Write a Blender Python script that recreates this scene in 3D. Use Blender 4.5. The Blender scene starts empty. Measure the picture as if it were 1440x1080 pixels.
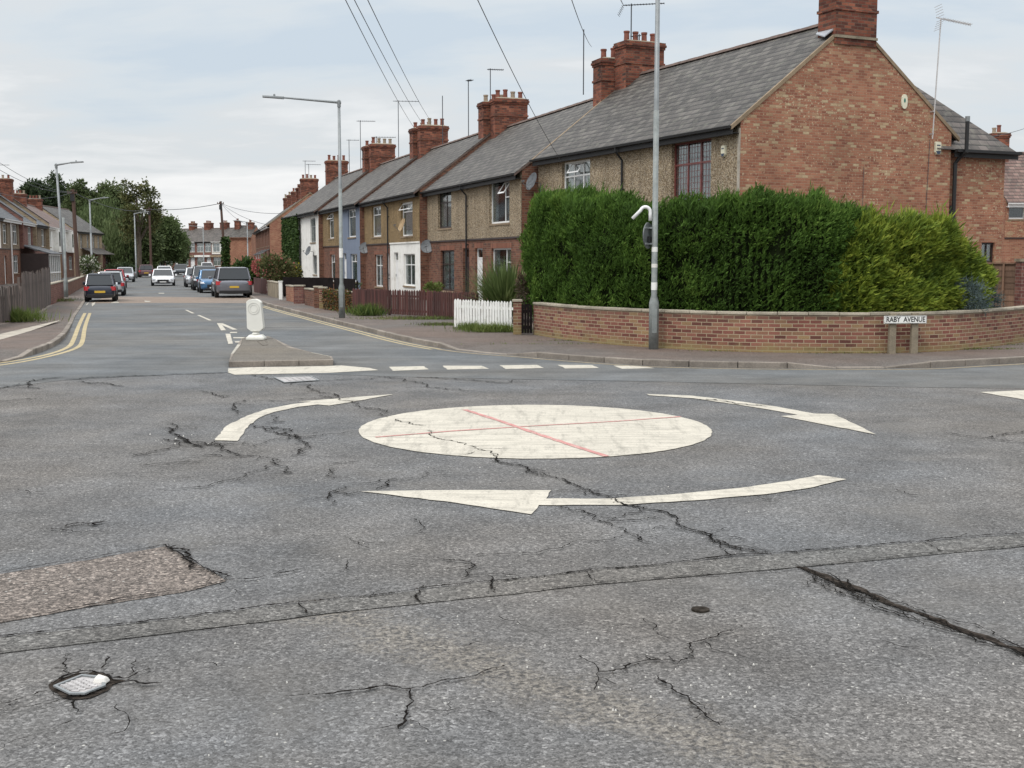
import bpy, math, random
import numpy as np
from mathutils import Vector, Matrix
R = math.radians
SC = bpy.context.scene
COL = SC.collection
random.seed(7)
RNG = np.random.default_rng(11)

# ------------------------------------------------------------------ camera
F = 1700.0; H = 2.0; TH = math.atan(175 / F); CT, ST = math.cos(TH), math.sin(TH)
cam = bpy.data.cameras.new("camera"); cam.sensor_width = 36; cam.lens = 36 * F / 1440
cam.clip_start = .1; cam.clip_end = 3000
camo = bpy.data.objects.new("camera", cam); COL.objects.link(camo)
camo.location = (0, 0, H); camo.rotation_euler = (R(90) - TH, 0, 0); SC.camera = camo

# ------------------------------------------------------------------ light
SUN_EL, SUN_AZ = R(52), R(215)          # azimuth from +Y clockwise
SC.view_settings.view_transform = 'Standard'; SC.view_settings.look = 'None'
SC.view_settings.exposure = 0.0; SC.view_settings.gamma = 1
SC.render.engine = 'CYCLES'
SC.cycles.max_bounces = 6; SC.cycles.transparent_max_bounces = 12
SC.cycles.use_adaptive_sampling = True
w = bpy.data.worlds.new("World"); SC.world = w; w.use_nodes = True
nt = w.node_tree; nt.nodes.clear()
def nn(t, typ, **kw):
    n = t.nodes.new(typ)
    for k, v in kw.items():
        if hasattr(n, k): setattr(n, k, v)
    return n
out = nn(nt, 'ShaderNodeOutputWorld')
sky = nn(nt, 'ShaderNodeTexSky'); sky.sky_type = 'NISHITA'; sky.sun_disc = False
sky.sun_elevation = SUN_EL; sky.sun_rotation = SUN_AZ; sky.air_density = 1.2; sky.dust_density = 1.5
bg1 = nn(nt, 'ShaderNodeBackground'); bg1.inputs[1].default_value = .1
nt.links.new(sky.outputs[0], bg1.inputs[0])
tc = nn(nt, 'ShaderNodeTexCoord'); sep = nn(nt, 'ShaderNodeSeparateXYZ')
nt.links.new(tc.outputs['Generated'], sep.inputs[0])
def wm(op, a, b=None):
    n = nn(nt, 'ShaderNodeMath', operation=op)
    for i, v in enumerate((a, b)):
        if v is None: continue
        if isinstance(v, (int, float)): n.inputs[i].default_value = v
        else: nt.links.new(v, n.inputs[i])
    return n.outputs[0]
zc = wm('MAXIMUM', sep.outputs['Z'], 0.0); zd = wm('ADD', zc, .20)
cx = wm('DIVIDE', sep.outputs['X'], zd); cy = wm('DIVIDE', sep.outputs['Y'], zd)
comb = nn(nt, 'ShaderNodeCombineXYZ'); nt.links.new(cx, comb.inputs[0]); nt.links.new(cy, comb.inputs[1])
def wnoise(scale, detail, rough, dist=0.0, off=0.0):
    mp = nn(nt, 'ShaderNodeMapping'); mp.inputs['Location'].default_value = (off, off * .7, 0)
    mp.inputs['Scale'].default_value = (.62, 1.0, 1)
    nt.links.new(comb.outputs[0], mp.inputs[0])
    n = nn(nt, 'ShaderNodeTexNoise'); n.inputs['Scale'].default_value = scale
    n.inputs['Detail'].default_value = detail; n.inputs['Roughness'].default_value = rough
    n.inputs['Distortion'].default_value = dist
    nt.links.new(mp.outputs[0], n.inputs['Vector']); return n.outputs['Fac']
def wramp(v, stops):
    r = nn(nt, 'ShaderNodeValToRGB')
    while len(r.color_ramp.elements) < len(stops): r.color_ramp.elements.new(.5)
    for e, (p, c) in zip(r.color_ramp.elements, stops): e.position = p; e.color = tuple(c) + (1,)
    nt.links.new(v, r.inputs[0]); return r.outputs[0]
n1 = wnoise(.75, 9, .56, .5, 3.1); n2 = wnoise(2.6, 7, .55, .25, 8.0)
nmix = wm('ADD', wm('MULTIPLY', n1, .62), wm('MULTIPLY', n2, .38))
ccol = wramp(nmix, [(.36, (.58, .66, .74)), (.42, (.66, .715, .76)), (.47, (.69, .72, .745)), (.52, (.80, .815, .83)), (.58, (.90, .905, .91)), (.66, (.80, .81, .83))])
gain = wramp(zc, [(0, (1.05,) * 3), (.2, (1.10,) * 3), (.45, (1.65,) * 3), (1, (2.4,) * 3)])
mul = nn(nt, 'ShaderNodeMix', data_type='RGBA', blend_type='MULTIPLY'); mul.inputs[0].default_value = 1
nt.links.new(ccol, mul.inputs[6]); nt.links.new(gain, mul.inputs[7])
bg2 = nn(nt, 'ShaderNodeBackground'); bg2.inputs[1].default_value = 1.0
nt.links.new(mul.outputs[2], bg2.inputs[0])
mx = nn(nt, 'ShaderNodeMixShader'); mx.inputs[0].default_value = .93
nt.links.new(bg1.outputs[0], mx.inputs[1]); nt.links.new(bg2.outputs[0], mx.inputs[2])
nt.links.new(mx.outputs[0], out.inputs[0])
sl = bpy.data.lights.new("sun", 'SUN'); sl.energy = 1.5; sl.angle = R(14); sl.color = (1, .96, .9)
so = bpy.data.objects.new("sun", sl); COL.objects.link(so)
sdir = Vector((math.sin(SUN_AZ) * math.cos(SUN_EL), math.cos(SUN_AZ) * math.cos(SUN_EL), math.sin(SUN_EL)))
so.rotation_euler = (-sdir).to_track_quat('-Z', 'Y').to_euler()

# ------------------------------------------------------------------ survey helpers (photo pixel -> place in the world)
def ray(px, py):
    u = px - 720; v = py - 540
    return (u, F * CT - v * ST, -F * ST - v * CT)
def G(px, py, z=0.0):
    r = ray(px, py); t = (z - H) / r[2]; return Vector((r[0] * t, r[1] * t))
def WY(px, py, Y):
    r = ray(px, py); t = Y / r[1]; return Vector((r[0] * t, Y, H + r[2] * t))
def dirpx(px):
    r = ray(px, 365); return Vector((r[0], r[1])).normalized()

# ------------------------------------------------------------------ materials
MC = {}
class NT:
    def __init__(s, name):
        s.m = bpy.data.materials.new(name); s.m.use_nodes = True; s.t = s.m.node_tree
        s.b = s.t.nodes['Principled BSDF']; s.tc = s.t.nodes.new('ShaderNodeTexCoord')
    def L(s, a, b): s.t.links.new(a, b)
    def n(s, typ, **kw): return nn(s.t, typ, **kw)
    def vec(s, kind='Object', scale=(1, 1, 1), rot=0.0, loc=(0, 0, 0)):
        mp = s.n('ShaderNodeMapping'); mp.inputs['Scale'].default_value = scale
        mp.inputs['Rotation'].default_value = (0, 0, rot); mp.inputs['Location'].default_value = loc
        s.L(s.tc.outputs[kind], mp.inputs[0]); return mp.outputs[0]
    def noise(s, scale, detail=4, rough=.55, vec=None, out='Fac', dist=0):
        x = s.n('ShaderNodeTexNoise'); x.inputs['Scale'].default_value = scale
        x.inputs['Detail'].default_value = detail; x.inputs['Roughness'].default_value = rough
        x.inputs['Distortion'].default_value = dist
        s.L(vec if vec is not None else s.tc.outputs['Object'], x.inputs['Vector']); return x.outputs[out]
    def voro(s, scale, out='Color', vec=None, feature='F1'):
        x = s.n('ShaderNodeTexVoronoi'); x.feature = feature; x.inputs['Scale'].default_value = scale
        s.L(vec if vec is not None else s.tc.outputs['Object'], x.inputs['Vector']); return x.outputs[out]
    def sepx(s, v, i=0):
        x = s.n('ShaderNodeSeparateXYZ'); s.L(v, x.inputs[0]); return x.outputs[i]
    def ramp(s, v, stops, interp='LINEAR'):
        r = s.n('ShaderNodeValToRGB'); cr = r.color_ramp; cr.interpolation = interp
        while len(cr.elements) < len(stops): cr.elements.new(.5)
        for e, (p, c) in zip(cr.elements, stops):
            e.position = p; e.color = (tuple(c) if not isinstance(c, (int, float)) else (c, c, c)) + (1,)
        s.L(v, r.inputs[0]); return r.outputs[0]
    def mix(s, a, b, f=.5, mode='MIX'):
        x = s.n('ShaderNodeMix', data_type='RGBA', blend_type=mode)
        for k, v in ((0, f), (6, a), (7, b)):
            sock = x.inputs[k]
            if isinstance(v, (int, float)): sock.default_value = v if k == 0 else (v, v, v, 1)
            elif isinstance(v, tuple): sock.default_value = v + (1,)
            else: s.L(v, sock)
        return x.outputs[2]
    def math(s, op, a, b=0.0):
        x = s.n('ShaderNodeMath', operation=op)
        for i, v in enumerate((a, b)):
            if isinstance(v, (int, float)): x.inputs[i].default_value = v
            else: s.L(v, x.inputs[i])
        return x.outputs[0]
    def bump(s, h, strength=.3, dist=.01):
        x = s.n('ShaderNodeBump'); x.inputs['Strength'].default_value = strength; x.inputs['Distance'].default_value = dist
        s.L(h, x.inputs['Height']); s.L(x.outputs[0], s.b.inputs['Normal'])
    def fin(s, col=None, rough=.8, spec=None, metal=0):
        if col is not None:
            if isinstance(col, tuple): s.b.inputs['Base Color'].default_value = col + (1,)
            else: s.L(col, s.b.inputs['Base Color'])
        if isinstance(rough, (int, float)): s.b.inputs['Roughness'].default_value = rough
        else: s.L(rough, s.b.inputs['Roughness'])
        if spec is not None: s.b.inputs['Specular IOR Level'].default_value = spec
        s.b.inputs['Metallic'].default_value = metal
        MC[s.m.name] = s.m; return s.m

def scale3(c, k): return tuple(min(1, x * k) for x in c)
def plain(name, c, rough=.6, var=.18, sc=3.0, metal=0, spec=None, streak=False, grime=None):
    m = NT(name)
    v = m.vec('Object', (6, 6, .7)) if streak else None
    f = m.noise(sc, 5, .6, v)
    col = m.ramp(f, [(.3, scale3(c, 1 - var)), (.7, scale3(c, 1 + var))])
    if streak:
        gi = m.n('ShaderNodeNewGeometry'); col = m.mix(col, m.ramp(gi.outputs['Random Per Island'], [(0, .55), (.5, 1.0), (1, 1.3)]), 1.0, 'MULTIPLY')
    if grime:
        g = m.noise(sc * 1.7, 6, .65, v); col = m.mix(col, grime, m.ramp(g, [(.52, 0.0), (.68, .75)]))
    return m.fin(col, rough, spec, metal)

def brickmat(name, stops, mortar, bw=.235, rh=.083, ms=.009, flecks=None, patch=.22, rough=.85, stain=None):
    m = NT(name); uv = m.tc.outputs['UV']
    wob = m.noise(9, 3, .5, uv, 'Color')
    v2 = m.n('ShaderNodeVectorMath', operation='MULTIPLY_ADD'); m.L(wob, v2.inputs[0]); v2.inputs[1].default_value = (.008, .008, 0); m.L(uv, v2.inputs[2])
    b = m.n('ShaderNodeTexBrick'); b.inputs['Scale'].default_value = 1
    b.inputs['Brick Width'].default_value = bw; b.inputs['Row Height'].default_value = rh
    b.inputs['Mortar Size'].default_value = ms; b.inputs['Mortar Smooth'].default_value = .3
    b.inputs['Color1'].default_value = (0, 0, 0, 1); b.inputs['Color2'].default_value = (1, 1, 1, 1); b.inputs['Mortar'].default_value = (.5, .5, .5, 1)
    m.L(v2.outputs[0], b.inputs['Vector'])
    col = m.ramp(b.outputs['Color'], stops)
    if flecks:
        mp = m.vec('UV', (13, 13.5, 1)); g = m.noise(1.0, 2, .5, mp)
        mp2 = m.vec('UV', (.35, .9, 1)); g2 = m.noise(1.0, 2, .5, mp2)
        g = m.math('ADD', g, m.math('MULTIPLY', m.math('SUBTRACT', g2, .5), .35))
        col = m.mix(col, flecks, m.ramp(g, [(.63, 0.0), (.67, .8)]))
    fine = m.noise(60, 3, .6, uv); col = m.mix(col, m.ramp(fine, [(.3, .72), (.7, 1.2)]), 1.0, 'MULTIPLY')
    col = m.mix(col, mortar, b.outputs['Fac'])
    big = m.noise(.7, 5, .6, uv); col = m.mix(col, m.ramp(big, [(.3, 1 - patch), (.7, 1 + patch * .6)]), 1.0, 'MULTIPLY')
    if stain:
        zz = m.math('ADD', m.sepx(uv, 1), m.math('MULTIPLY', m.math('SUBTRACT', m.noise(2.5, 6, .65, uv), .5), .55)); col = m.mix(col, stain, m.ramp(zz, [(.12, .65), (.30, 0.0)])); col = m.mix(col, (.10, .08, .06), m.ramp(zz, [(.72, 0.0), (.90, .55)]))
    m.bump(m.math('SUBTRACT', m.math('MULTIPLY', fine, .3), b.outputs['Fac']), .5, .008)
    return m.fin(col, rough, .25)

brickmat('brick_terrace', [(0, (.10, .042, .03)), (.45, (.185, .075, .05)), (.8, (.235, .105, .068)), (1, (.09, .05, .04))], (.19, .145, .105))
brickmat('brick_gable', [(0, (.25, .10, .066)), (.35, (.34, .148, .092)), (.75, (.39, .18, .112)), (.9, (.38, .24, .145)), (1, (.48, .37, .23))], (.33, .225, .15), bw=.21, rh=.075, ms=.007, flecks=(.56, .45, .30))
brickmat('brick_garden', [(0, (.12, .05, .04)), (.3, (.22, .085, .065)), (.6, (.28, .125, .09)), (.85, (.24, .14, .085)), (1, (.32, .21, .11))], (.38, .31, .21), bw=.235, rh=.0785, ms=.009, stain=(.27, .23, .10))
brickmat('brick_chimney', [(0, (.09, .035, .027)), (.5, (.215, .068, .043)), (.85, (.28, .10, .06)), (1, (.07, .045, .038))], (.14, .10, .075), patch=.6, rh=.088)
brickmat('brick_orange', [(0, (.25, .095, .06)), (.5, (.33, .14, .09)), (1, (.38, .20, .12))], (.33, .23, .16))
brickmat('brick_lintel', [(0, (.17, .06, .04)), (.5, (.25, .095, .06)), (1, (.29, .13, .08))], (.19, .13, .10), bw=.075, rh=.3)
brickmat('brick_purple', [(0, (.13, .05, .045)), (.5, (.20, .08, .065)), (1, (.25, .12, .09))], (.22, .17, .14))
brickmat('brick_buff', [(0, (.25, .18, .11)), (.5, (.34, .26, .17)), (1, (.40, .32, .22))], (.36, .30, .22))

def pebble(name, cols, sc=26):
    m = NT(name); v = m.tc.outputs['UV']
    c = m.sepx(m.voro(sc, 'Color', v)); col = m.ramp(c, cols)
    d = m.voro(sc, 'Distance', v); col = m.mix(col, m.ramp(d, [(.3, 1.12), (.75, .45)]), 1.0, 'MULTIPLY')
    big = m.noise(.8, 5, .6, v); col = m.mix(col, m.ramp(big, [(.3, .8), (.7, 1.12)]), 1.0, 'MULTIPLY')
    stv = m.vec('UV', (2.2, .25, 1)); st = m.noise(1.4, 4, .6, stv); col = m.mix(col, m.ramp(st, [(.3, .82), (.6, 1.05)]), 1.0, 'MULTIPLY')
    m.bump(d, .7, .012); return m.fin(col, .9, .2)
pebble('pebbledash', [(0, (.16, .11, .07)), (.3, (.32, .24, .15)), (.6, (.46, .37, .25)), (.85, (.60, .52, .40)), (1, (.26, .20, .15))], 40)
pebble('pebbledash_ochre', [(0, (.22, .15, .075)), (.5, (.33, .23, .12)), (1, (.42, .31, .18))], 34)
pebble('pebbledash_grey', [(0, (.17, .13, .09)), (.5, (.27, .215, .155)), (1, (.36, .29, .22))], 30)

def slate(name, c0, c1, c2, bw=.36, rh=.27, lich=(.22, .22, .17)):
    m = NT(name); uv = m.tc.outputs['UV']
    b = m.n('ShaderNodeTexBrick'); b.inputs['Scale'].default_value = 1
    b.inputs['Brick Width'].default_value = bw; b.inputs['Row Height'].default_value = rh
    b.inputs['Mortar Size'].default_value = .012; b.inputs['Mortar Smooth'].default_value = .6
    b.inputs['Color1'].default_value = (0, 0, 0, 1); b.inputs['Color2'].default_value = (1, 1, 1, 1)
    m.L(uv, b.inputs['Vector']); col = m.ramp(b.outputs['Color'], [(0, c0), (.5, c1), (1, c2)])
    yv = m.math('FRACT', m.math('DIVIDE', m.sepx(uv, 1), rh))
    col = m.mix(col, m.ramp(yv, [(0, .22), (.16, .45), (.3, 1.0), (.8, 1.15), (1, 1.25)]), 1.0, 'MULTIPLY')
    stv = m.vec('UV', (.8, .16, 1)); st = m.noise(1.6, 6, .62, stv); col = m.mix(col, m.ramp(st, [(.3, .68), (.62, 1.3)]), 1.0, 'MULTIPLY')
    li = m.noise(3.0, 8, .7, uv); col = m.mix(col, lich, m.ramp(li, [(.52, 0.0), (.75, .6)]))
    col = m.mix(col, .03, m.math('MULTIPLY', b.outputs['Fac'], .8))
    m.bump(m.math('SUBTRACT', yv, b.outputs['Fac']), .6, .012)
    return m.fin(col, .62, .4)
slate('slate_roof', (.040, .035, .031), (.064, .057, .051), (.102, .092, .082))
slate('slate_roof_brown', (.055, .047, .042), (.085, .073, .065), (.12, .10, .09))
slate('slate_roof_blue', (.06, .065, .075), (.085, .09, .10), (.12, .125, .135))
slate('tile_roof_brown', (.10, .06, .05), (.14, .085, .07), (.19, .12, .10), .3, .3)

def asphalt(name, base, warm, cool, specks=.02, sc=62, contrast=1.0, worn=False, rough=.86):
    m = NT(name); ob = m.tc.outputs['Object']
    c = m.sepx(m.voro(sc, 'Color')); k = contrast
    st = m.ramp(c, [(0, 1 - .42 * k), (.35, 1 - .12 * k), (.75, 1 + .14 * k), (.93, 1 + .5 * k), (1, 1 + .9 * k)])
    col = m.mix(base, st, 1.0, 'MULTIPLY')
    c2 = m.sepx(m.voro(sc * 2.3, 'Color'), 1)
    col = m.mix(col, m.ramp(c2, [(0, 1 - .5 * k), (.3, 1 - .1 * k), (1, 1 + .32 * k)]), 1.0, 'MULTIPLY')
    a = m.noise(.22, 5, .55); col = m.mix(col, m.mix(cool, warm, m.ramp(a, [(.38, 0.0), (.62, 1.0)])), 1.0, 'MULTIPLY')
    a2 = m.noise(1.3, 6, .62); col = m.mix(col, m.ramp(a2, [(.28, .80), (.5, 1.0), (.72, 1.17)]), 1.0, 'MULTIPLY')
    a3 = m.noise(17, 4, .7); col = m.mix(col, m.ramp(a3, [(.3, .86), (.7, 1.13)]), 1.0, 'MULTIPLY')
    if specks:
        c3 = m.sepx(m.voro(sc * .55, 'Color'), 2); d3 = m.voro(sc * .55, 'Distance')
        f = m.math('MULTIPLY', m.ramp(c3, [(1 - specks, 0.0), (1 - specks * .9, 1.0)]), m.ramp(d3, [(.18, .9), (.3, 0.0)]))
        col = m.mix(col, (.42, .41, .38), f)
    h = m.math('ADD', m.math('MULTIPLY', m.voro(sc, 'Distance'), -1.0), m.math('MULTIPLY', a3, .8))
    if name == 'asphalt_street':
        dv_ = G(230, 402) - G(330, 500); ga = math.atan2(dv_.y, dv_.x); tk = m.noise(1.0, 5, .6, m.vec('Object', (.10, 1.5, 1), -ga)); col = m.mix(col, m.ramp(tk, [(.32, .82), (.5, 1.0), (.66, 1.15)]), 1.0, 'MULTIPLY')
        bl = m.noise(.35, 4, .55, m.vec('Object', (1, 1, 1), 0, (5, 9, 0))); col = m.mix(col, m.ramp(bl, [(.38, .86), (.5, 1.0), (.60, 1.10)]), 1.0, 'MULTIPLY')
    if worn:      # rings polished by turning traffic, drips of oil, then a band where the dressing has gone
        cc = G(752, 607); vv = m.vec('Object', (1, 1, 1), 0, (-cc.x, -cc.y, 0)); ln_ = m.n('ShaderNodeVectorMath', operation='LENGTH'); m.L(vv, ln_.inputs[0])
        rd = m.math('ADD', m.math('MULTIPLY', ln_.outputs['Value'], .1), m.math('MULTIPLY', m.math('SUBTRACT', a2, .5), .12))
        col = m.mix(col, m.ramp(rd, [(.24, 1.0), (.33, 1.10), (.40, .95), (.50, 1.12), (.60, .96), (.72, 1.05)]), 1.0, 'MULTIPLY')
        os_ = m.noise(3.1, 3, .5, m.vec('Object', (1, 1, 1), 0, (31, 12, 0))); col = m.mix(col, (.07, .068, .065), m.ramp(os_, [(.70, 0.0), (.76, .55)]))
        lt = m.noise(.9, 7, .7, m.vec('Object', (1, 1, 1), 0, (3, 41, 0))); col = m.mix(col, m.ramp(lt, [(.35, .86), (.5, 1.0), (.65, 1.18)]), 1.0, 'MULTIPLY')
        # a band where the surface dressing has worn off, along the old wheel track
        p, q = G(395, 838), G(1120, 1085); d = q - p; ang = math.atan2(d.y, d.x)
        pr = (-(p.x * math.cos(-ang) - p.y * math.sin(-ang)), -(p.x * math.sin(-ang) + p.y * math.cos(-ang)), 0)
        v = m.vec('Object', (1, 1, 1), -ang, pr)
        sx, sy = m.sepx(v, 0), m.sepx(v, 1)
        nz = m.math('MULTIPLY', m.math('SUBTRACT', m.noise(2.4, 7, .65), .5), .9)
        dd = m.math('ADD', m.math('ABSOLUTE', sy), nz)
        f = m.math('MULTIPLY', m.ramp(dd, [(.02, 1.0), (.34, 0.0)]), m.ramp(m.math('MULTIPLY', sx, .8 / d.length), [(0.0, 0.0), (.08, 1.0), (.7, .9), (1.0, .5)]))
        rough_n = m.noise(30, 3, .6, dist=.6); pits = m.ramp(rough_n, [(.40, (.045, .042, .038)), (.47, (.13, .115, .098)), (.55, (.25, .225, .19)), (.7, (.36, .325, .275))])
        col = m.mix(col, m.mix(pits, m.ramp(c2, [(0, .7), (1, 1.25)]), 1.0, 'MULTIPLY'), m.math('MULTIPLY', f, .62))
        h = m.math('ADD', h, m.math('MULTIPLY', m.math('MULTIPLY', rough_n, f), 4.0))
        # general brownish fretting on the right
        w2 = m.noise(.55, 6, .6, m.vec('Object', (1, 1, 1), 0, (7, 3, 0))); col = m.mix(col, (.165, .152, .135), m.ramp(w2, [(.54, 0.0), (.70, .35)]))
        ft = m.noise(34, 4, .6); col = m.mix(col, m.ramp(ft, [(.32, .62), (.5, 1.0), (.7, 1.2)]), m.ramp(a, [(.4, .35), (.6, .9)]), 'MULTIPLY')
    m.bump(h, .55, .006)
    return m.fin(col, rough, .3)
asphalt('asphalt_old', (.124, .121, .118), (1.045, .995, .94), (.955, 1.0, 1.055), .010, 66, .95, True)
asphalt('asphalt_street', (.128, .131, .130), (1.05, 1.0, .95), (.96, 1.0, 1.05), .0, 95, .45)
asphalt('asphalt_patch', (.155, .134, .119), (1.05, .98, .92), (1.0, 1, 1), .03, 48, 1.35)
asphalt('asphalt_trench', (.119, .115, .109), (1.05, 1, .95), (.97, 1.0, 1.02), .02, 54, 1.1)
asphalt('asphalt_table', (.22, .18, .15), (1.05, 1, .95), (1, 1, 1), .0, 70, .5)
asphalt('footway', (.125, .108, .098), (1.10, .96, .88), (.97, 1.0, 1.0), .02, 80, .8)
asphalt('island_top', (.145, .133, .117), (1.05, 1, .92), (1, 1, 1), .02, 80, .8)
asphalt('garden_soil', (.12, .10, .07), (1.1, .95, .8), (.8, 1.1, .7), .0, 30, .9)
plain('land', (.10, .115, .05), .95, .4, .3)

def concrete(name, c, sc=14):
    m = NT(name); a = m.noise(2.2, 7, .65); b2 = m.noise(sc * 3, 4, .6)
    col = m.ramp(a, [(.28, scale3(c, .6)), (.5, c), (.72, scale3(c, 1.25))]); col = m.mix(col, m.ramp(b2, [(.3, .78), (.7, 1.18)]), 1.0, 'MULTIPLY')
    rr = m.n('ShaderNodeNewGeometry'); col = m.mix(col, m.ramp(rr.outputs['Random Per Island'], [(0, .8), (1, 1.12)]), 1.0, 'MULTIPLY')
    m.bump(b2, .4, .006); return m.fin(col, .88, .25)
concrete('kerb_stone', (.24, .21, .18)); concrete('concrete_pale', (.42, .38, .32)); concrete('concrete_post', (.27, .23, .17)); concrete('coping_stone', (.38, .34, .27))
concrete('cover_iron', (.40, .385, .38))

def paint(name, c, wear=.5, under=(.14, .135, .125)):
    m = NT(name); a = m.noise(1.6, 8, .7); b2 = m.noise(55, 4, .6); d = m.noise(7, 6, .65)
    st = m.noise(3, 6, .6, m.vec('Object', (.6, 3.2, 1), .5))
    col = m.ramp(a, [(.3, scale3(c, .86)), (.7, scale3(c, 1.04))])
    col = m.mix(col, m.ramp(st, [(.36, .80), (.55, 1.02)]), 1.0, 'MULTIPLY'); col = m.mix(col, m.ramp(b2, [(.3, .83), (.65, 1.06)]), 1.0, 'MULTIPLY')
    sc2 = m.noise(2.2, 7, .7, m.vec('Object', (3.5, .5, 1), -.6)); col = m.mix(col, m.ramp(sc2, [(.34, .72), (.48, 1.0)]), 1.0, 'MULTIPLY')
    f = m.math('ADD', m.math('MULTIPLY', b2, .6), m.math('MULTIPLY', d, .4))
    col = m.mix(under, col, m.ramp(f, [(.47 - .14 * (1 - wear) - .10, .15), (.47 - .14 * (1 - wear), 1.0)]))
    m.bump(b2, .5, .004); return m.fin(col, .75, .3)
paint('paint_white', (.57, .53, .45), .62); paint('paint_white_worn', (.50, .47, .40), .85); paint('paint_yellow', (.50, .41, .24), .9); paint('paint_yellow_faded', (.36, .29, .19), 1.15)
paint('spray_red', (.56, .25, .23), 1.1, (.56, .48, .42))
plain('crack_dark', (.014, .013, .012), 1.0, .5, 20, spec=0); plain('seam_fill', (.050, .042, .036), 1.0, .55, 14, spec=0); plain('crack_rim', (.038, .033, .028), 1.0, .6, 25, spec=0)
plain('upvc_white', (.80, .80, .79), .35, .04, 4); plain('render_white', (.80, .79, .75), .85, .07, 1.5, grime=(.60, .58, .52))
plain('render_blue', (.17, .205, .275), .85, .10, 1.2); plain('black_plastic', (.011, .011, .012), .6, .2, 3)
plain('frame_brown', (.17, .045, .04), .45, .2, 5); plain('frame_dark', (.035, .022, .02), .45, .2, 5)
plain('door_dark', (.03, .017, .018), .4, .2, 4); plain('lead_flashing', (.36, .38, .41), .5, .15, 5)
plain('clay_pot', (.20, .07, .048), .85, .3, 6); plain('clay_pot_buff', (.30, .24, .18), .85, .3, 6)
plain('ridge_clay', (.125, .085, .07), .85, .3, 3); plain('verge_stone', (.25, .185, .12), .85, .25, 3)
plain('galvanised', (.25, .265, .27), .5, .16, 5, .35); plain('galvanised_mossy', (.225, .245, .24), .6, .25, 6, .2, grime=(.28, .29, .27))
plain('steel_pale', (.52, .50, .49), .45, .1, 5, .5); plain('sign_back', (.16, .17, .175), .5, .15, 3, .4)
plain('wood_weathered', (.105, .082, .072), .9, .55, 1.8, streak=True); plain('wood_brown', (.075, .026, .022), .75, .3, 2.2, streak=True)
plain('wood_panel', (.17, .10, .065), .85, .3, 2, streak=True); plain('wood_pole', (.085, .05, .038), .9, .3, 2, streak=True)
plain('picket_white', (.80, .80, .77), .6, .06, 4, grime=(.52, .52, .46)); plain('wood_black', (.014, .011, .011), .95, .3, 3, spec=.08)
plain('bollard_white', (.74, .73, .67), .5, .04, 3); plain('bollard_ring', (.58, .57, .53), .6, .05, 3); plain('wire_black', (.05, .055, .065), .6, .1, 2)
plain('letters_black', (.015, .015, .015), .5, .1, 2); plain('bark', (.10, .08, .06), .95, .35, 5)
plain('dish_grey', (.13, .14, .15), .5, .2, 4); plain('dish_rust', (.38, .27, .15), .7, .25, 8, grime=(.25, .14, .07)); plain('alarm_cream', (.68, .65, .50), .5, .08, 4)
plain('stone_white', (.66, .64, .6), .9, .1, 9); plain('alarm_blue', (.03, .05, .09), .5, .1, 4); plain('alarm_green', (.02, .16, .12), .5, .1, 4)

m = NT('glass_pane'); lw = m.n('ShaderNodeLayerWeight'); lw.inputs[0].default_value = .42
tr = m.n('ShaderNodeBsdfTransparent'); tr.inputs[0].default_value = (.82, .86, .86, 1); gl = m.n('ShaderNodeBsdfGlossy'); gl.inputs['Roughness'].default_value = .04
ms = m.n('ShaderNodeMixShader'); m.L(m.math('ADD', m.math('MULTIPLY', lw.outputs['Fresnel'], .7), .05), ms.inputs[0]); m.L(tr.outputs[0], ms.inputs[1]); m.L(gl.outputs[0], ms.inputs[2])
m.L(ms.outputs[0], m.t.nodes['Material Output'].inputs[0]); MC['glass_pane'] = m.m
m = NT('net_curtain'); v = m.vec('Object', (14, 14, .6)); a = m.noise(1.5, 4, .6, v); m.fin(m.ramp(a, [(.3, (.52, .53, .53)), (.6, (.86, .86, .84))]), .9)
m = NT('car_glass'); m.fin((.025, .03, .035), .06, .6)
m = NT('tail_lamp'); m.fin((.42, .015, .02), .15, .6); m = NT('head_lamp'); m.fin((.72, .74, .78), .08, .7); m = NT('plate_yellow'); m.fin((.62, .40, .04), .5)
m = NT('plate_white'); m.fin((.7, .7, .68), .5); m = NT('tyre_rubber'); m.fin((.02, .02, .02), .85); m = NT('alloy_rim'); m.fin((.42, .43, .44), .35, .5, .7)
def carpaint(name, c, metal=.35):
    m = NT(name); f = m.noise(1.1, 3); mm = m.fin(m.ramp(f, [(.3, scale3(c, .93)), (.7, scale3(c, 1.05))]), .28, .5, metal); m.b.inputs['Coat Weight'].default_value = .7; m.b.inputs['Coat Roughness'].default_value = .06; return mm
carpaint('paint_black_blue', (.018, .024, .04)); carpaint('paint_silver', (.42, .44, .46), .6); carpaint('paint_red', (.30, .015, .025)); carpaint('paint_body_white', (.78, .79, .80), .0)
carpaint('paint_grey', (.17, .175, .20), .5); carpaint('paint_blue', (.06, .16, .30), .4); carpaint('paint_dark_grey', (.05, .06, .07), .5); carpaint('paint_maroon', (.14, .07, .08), .4)

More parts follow.
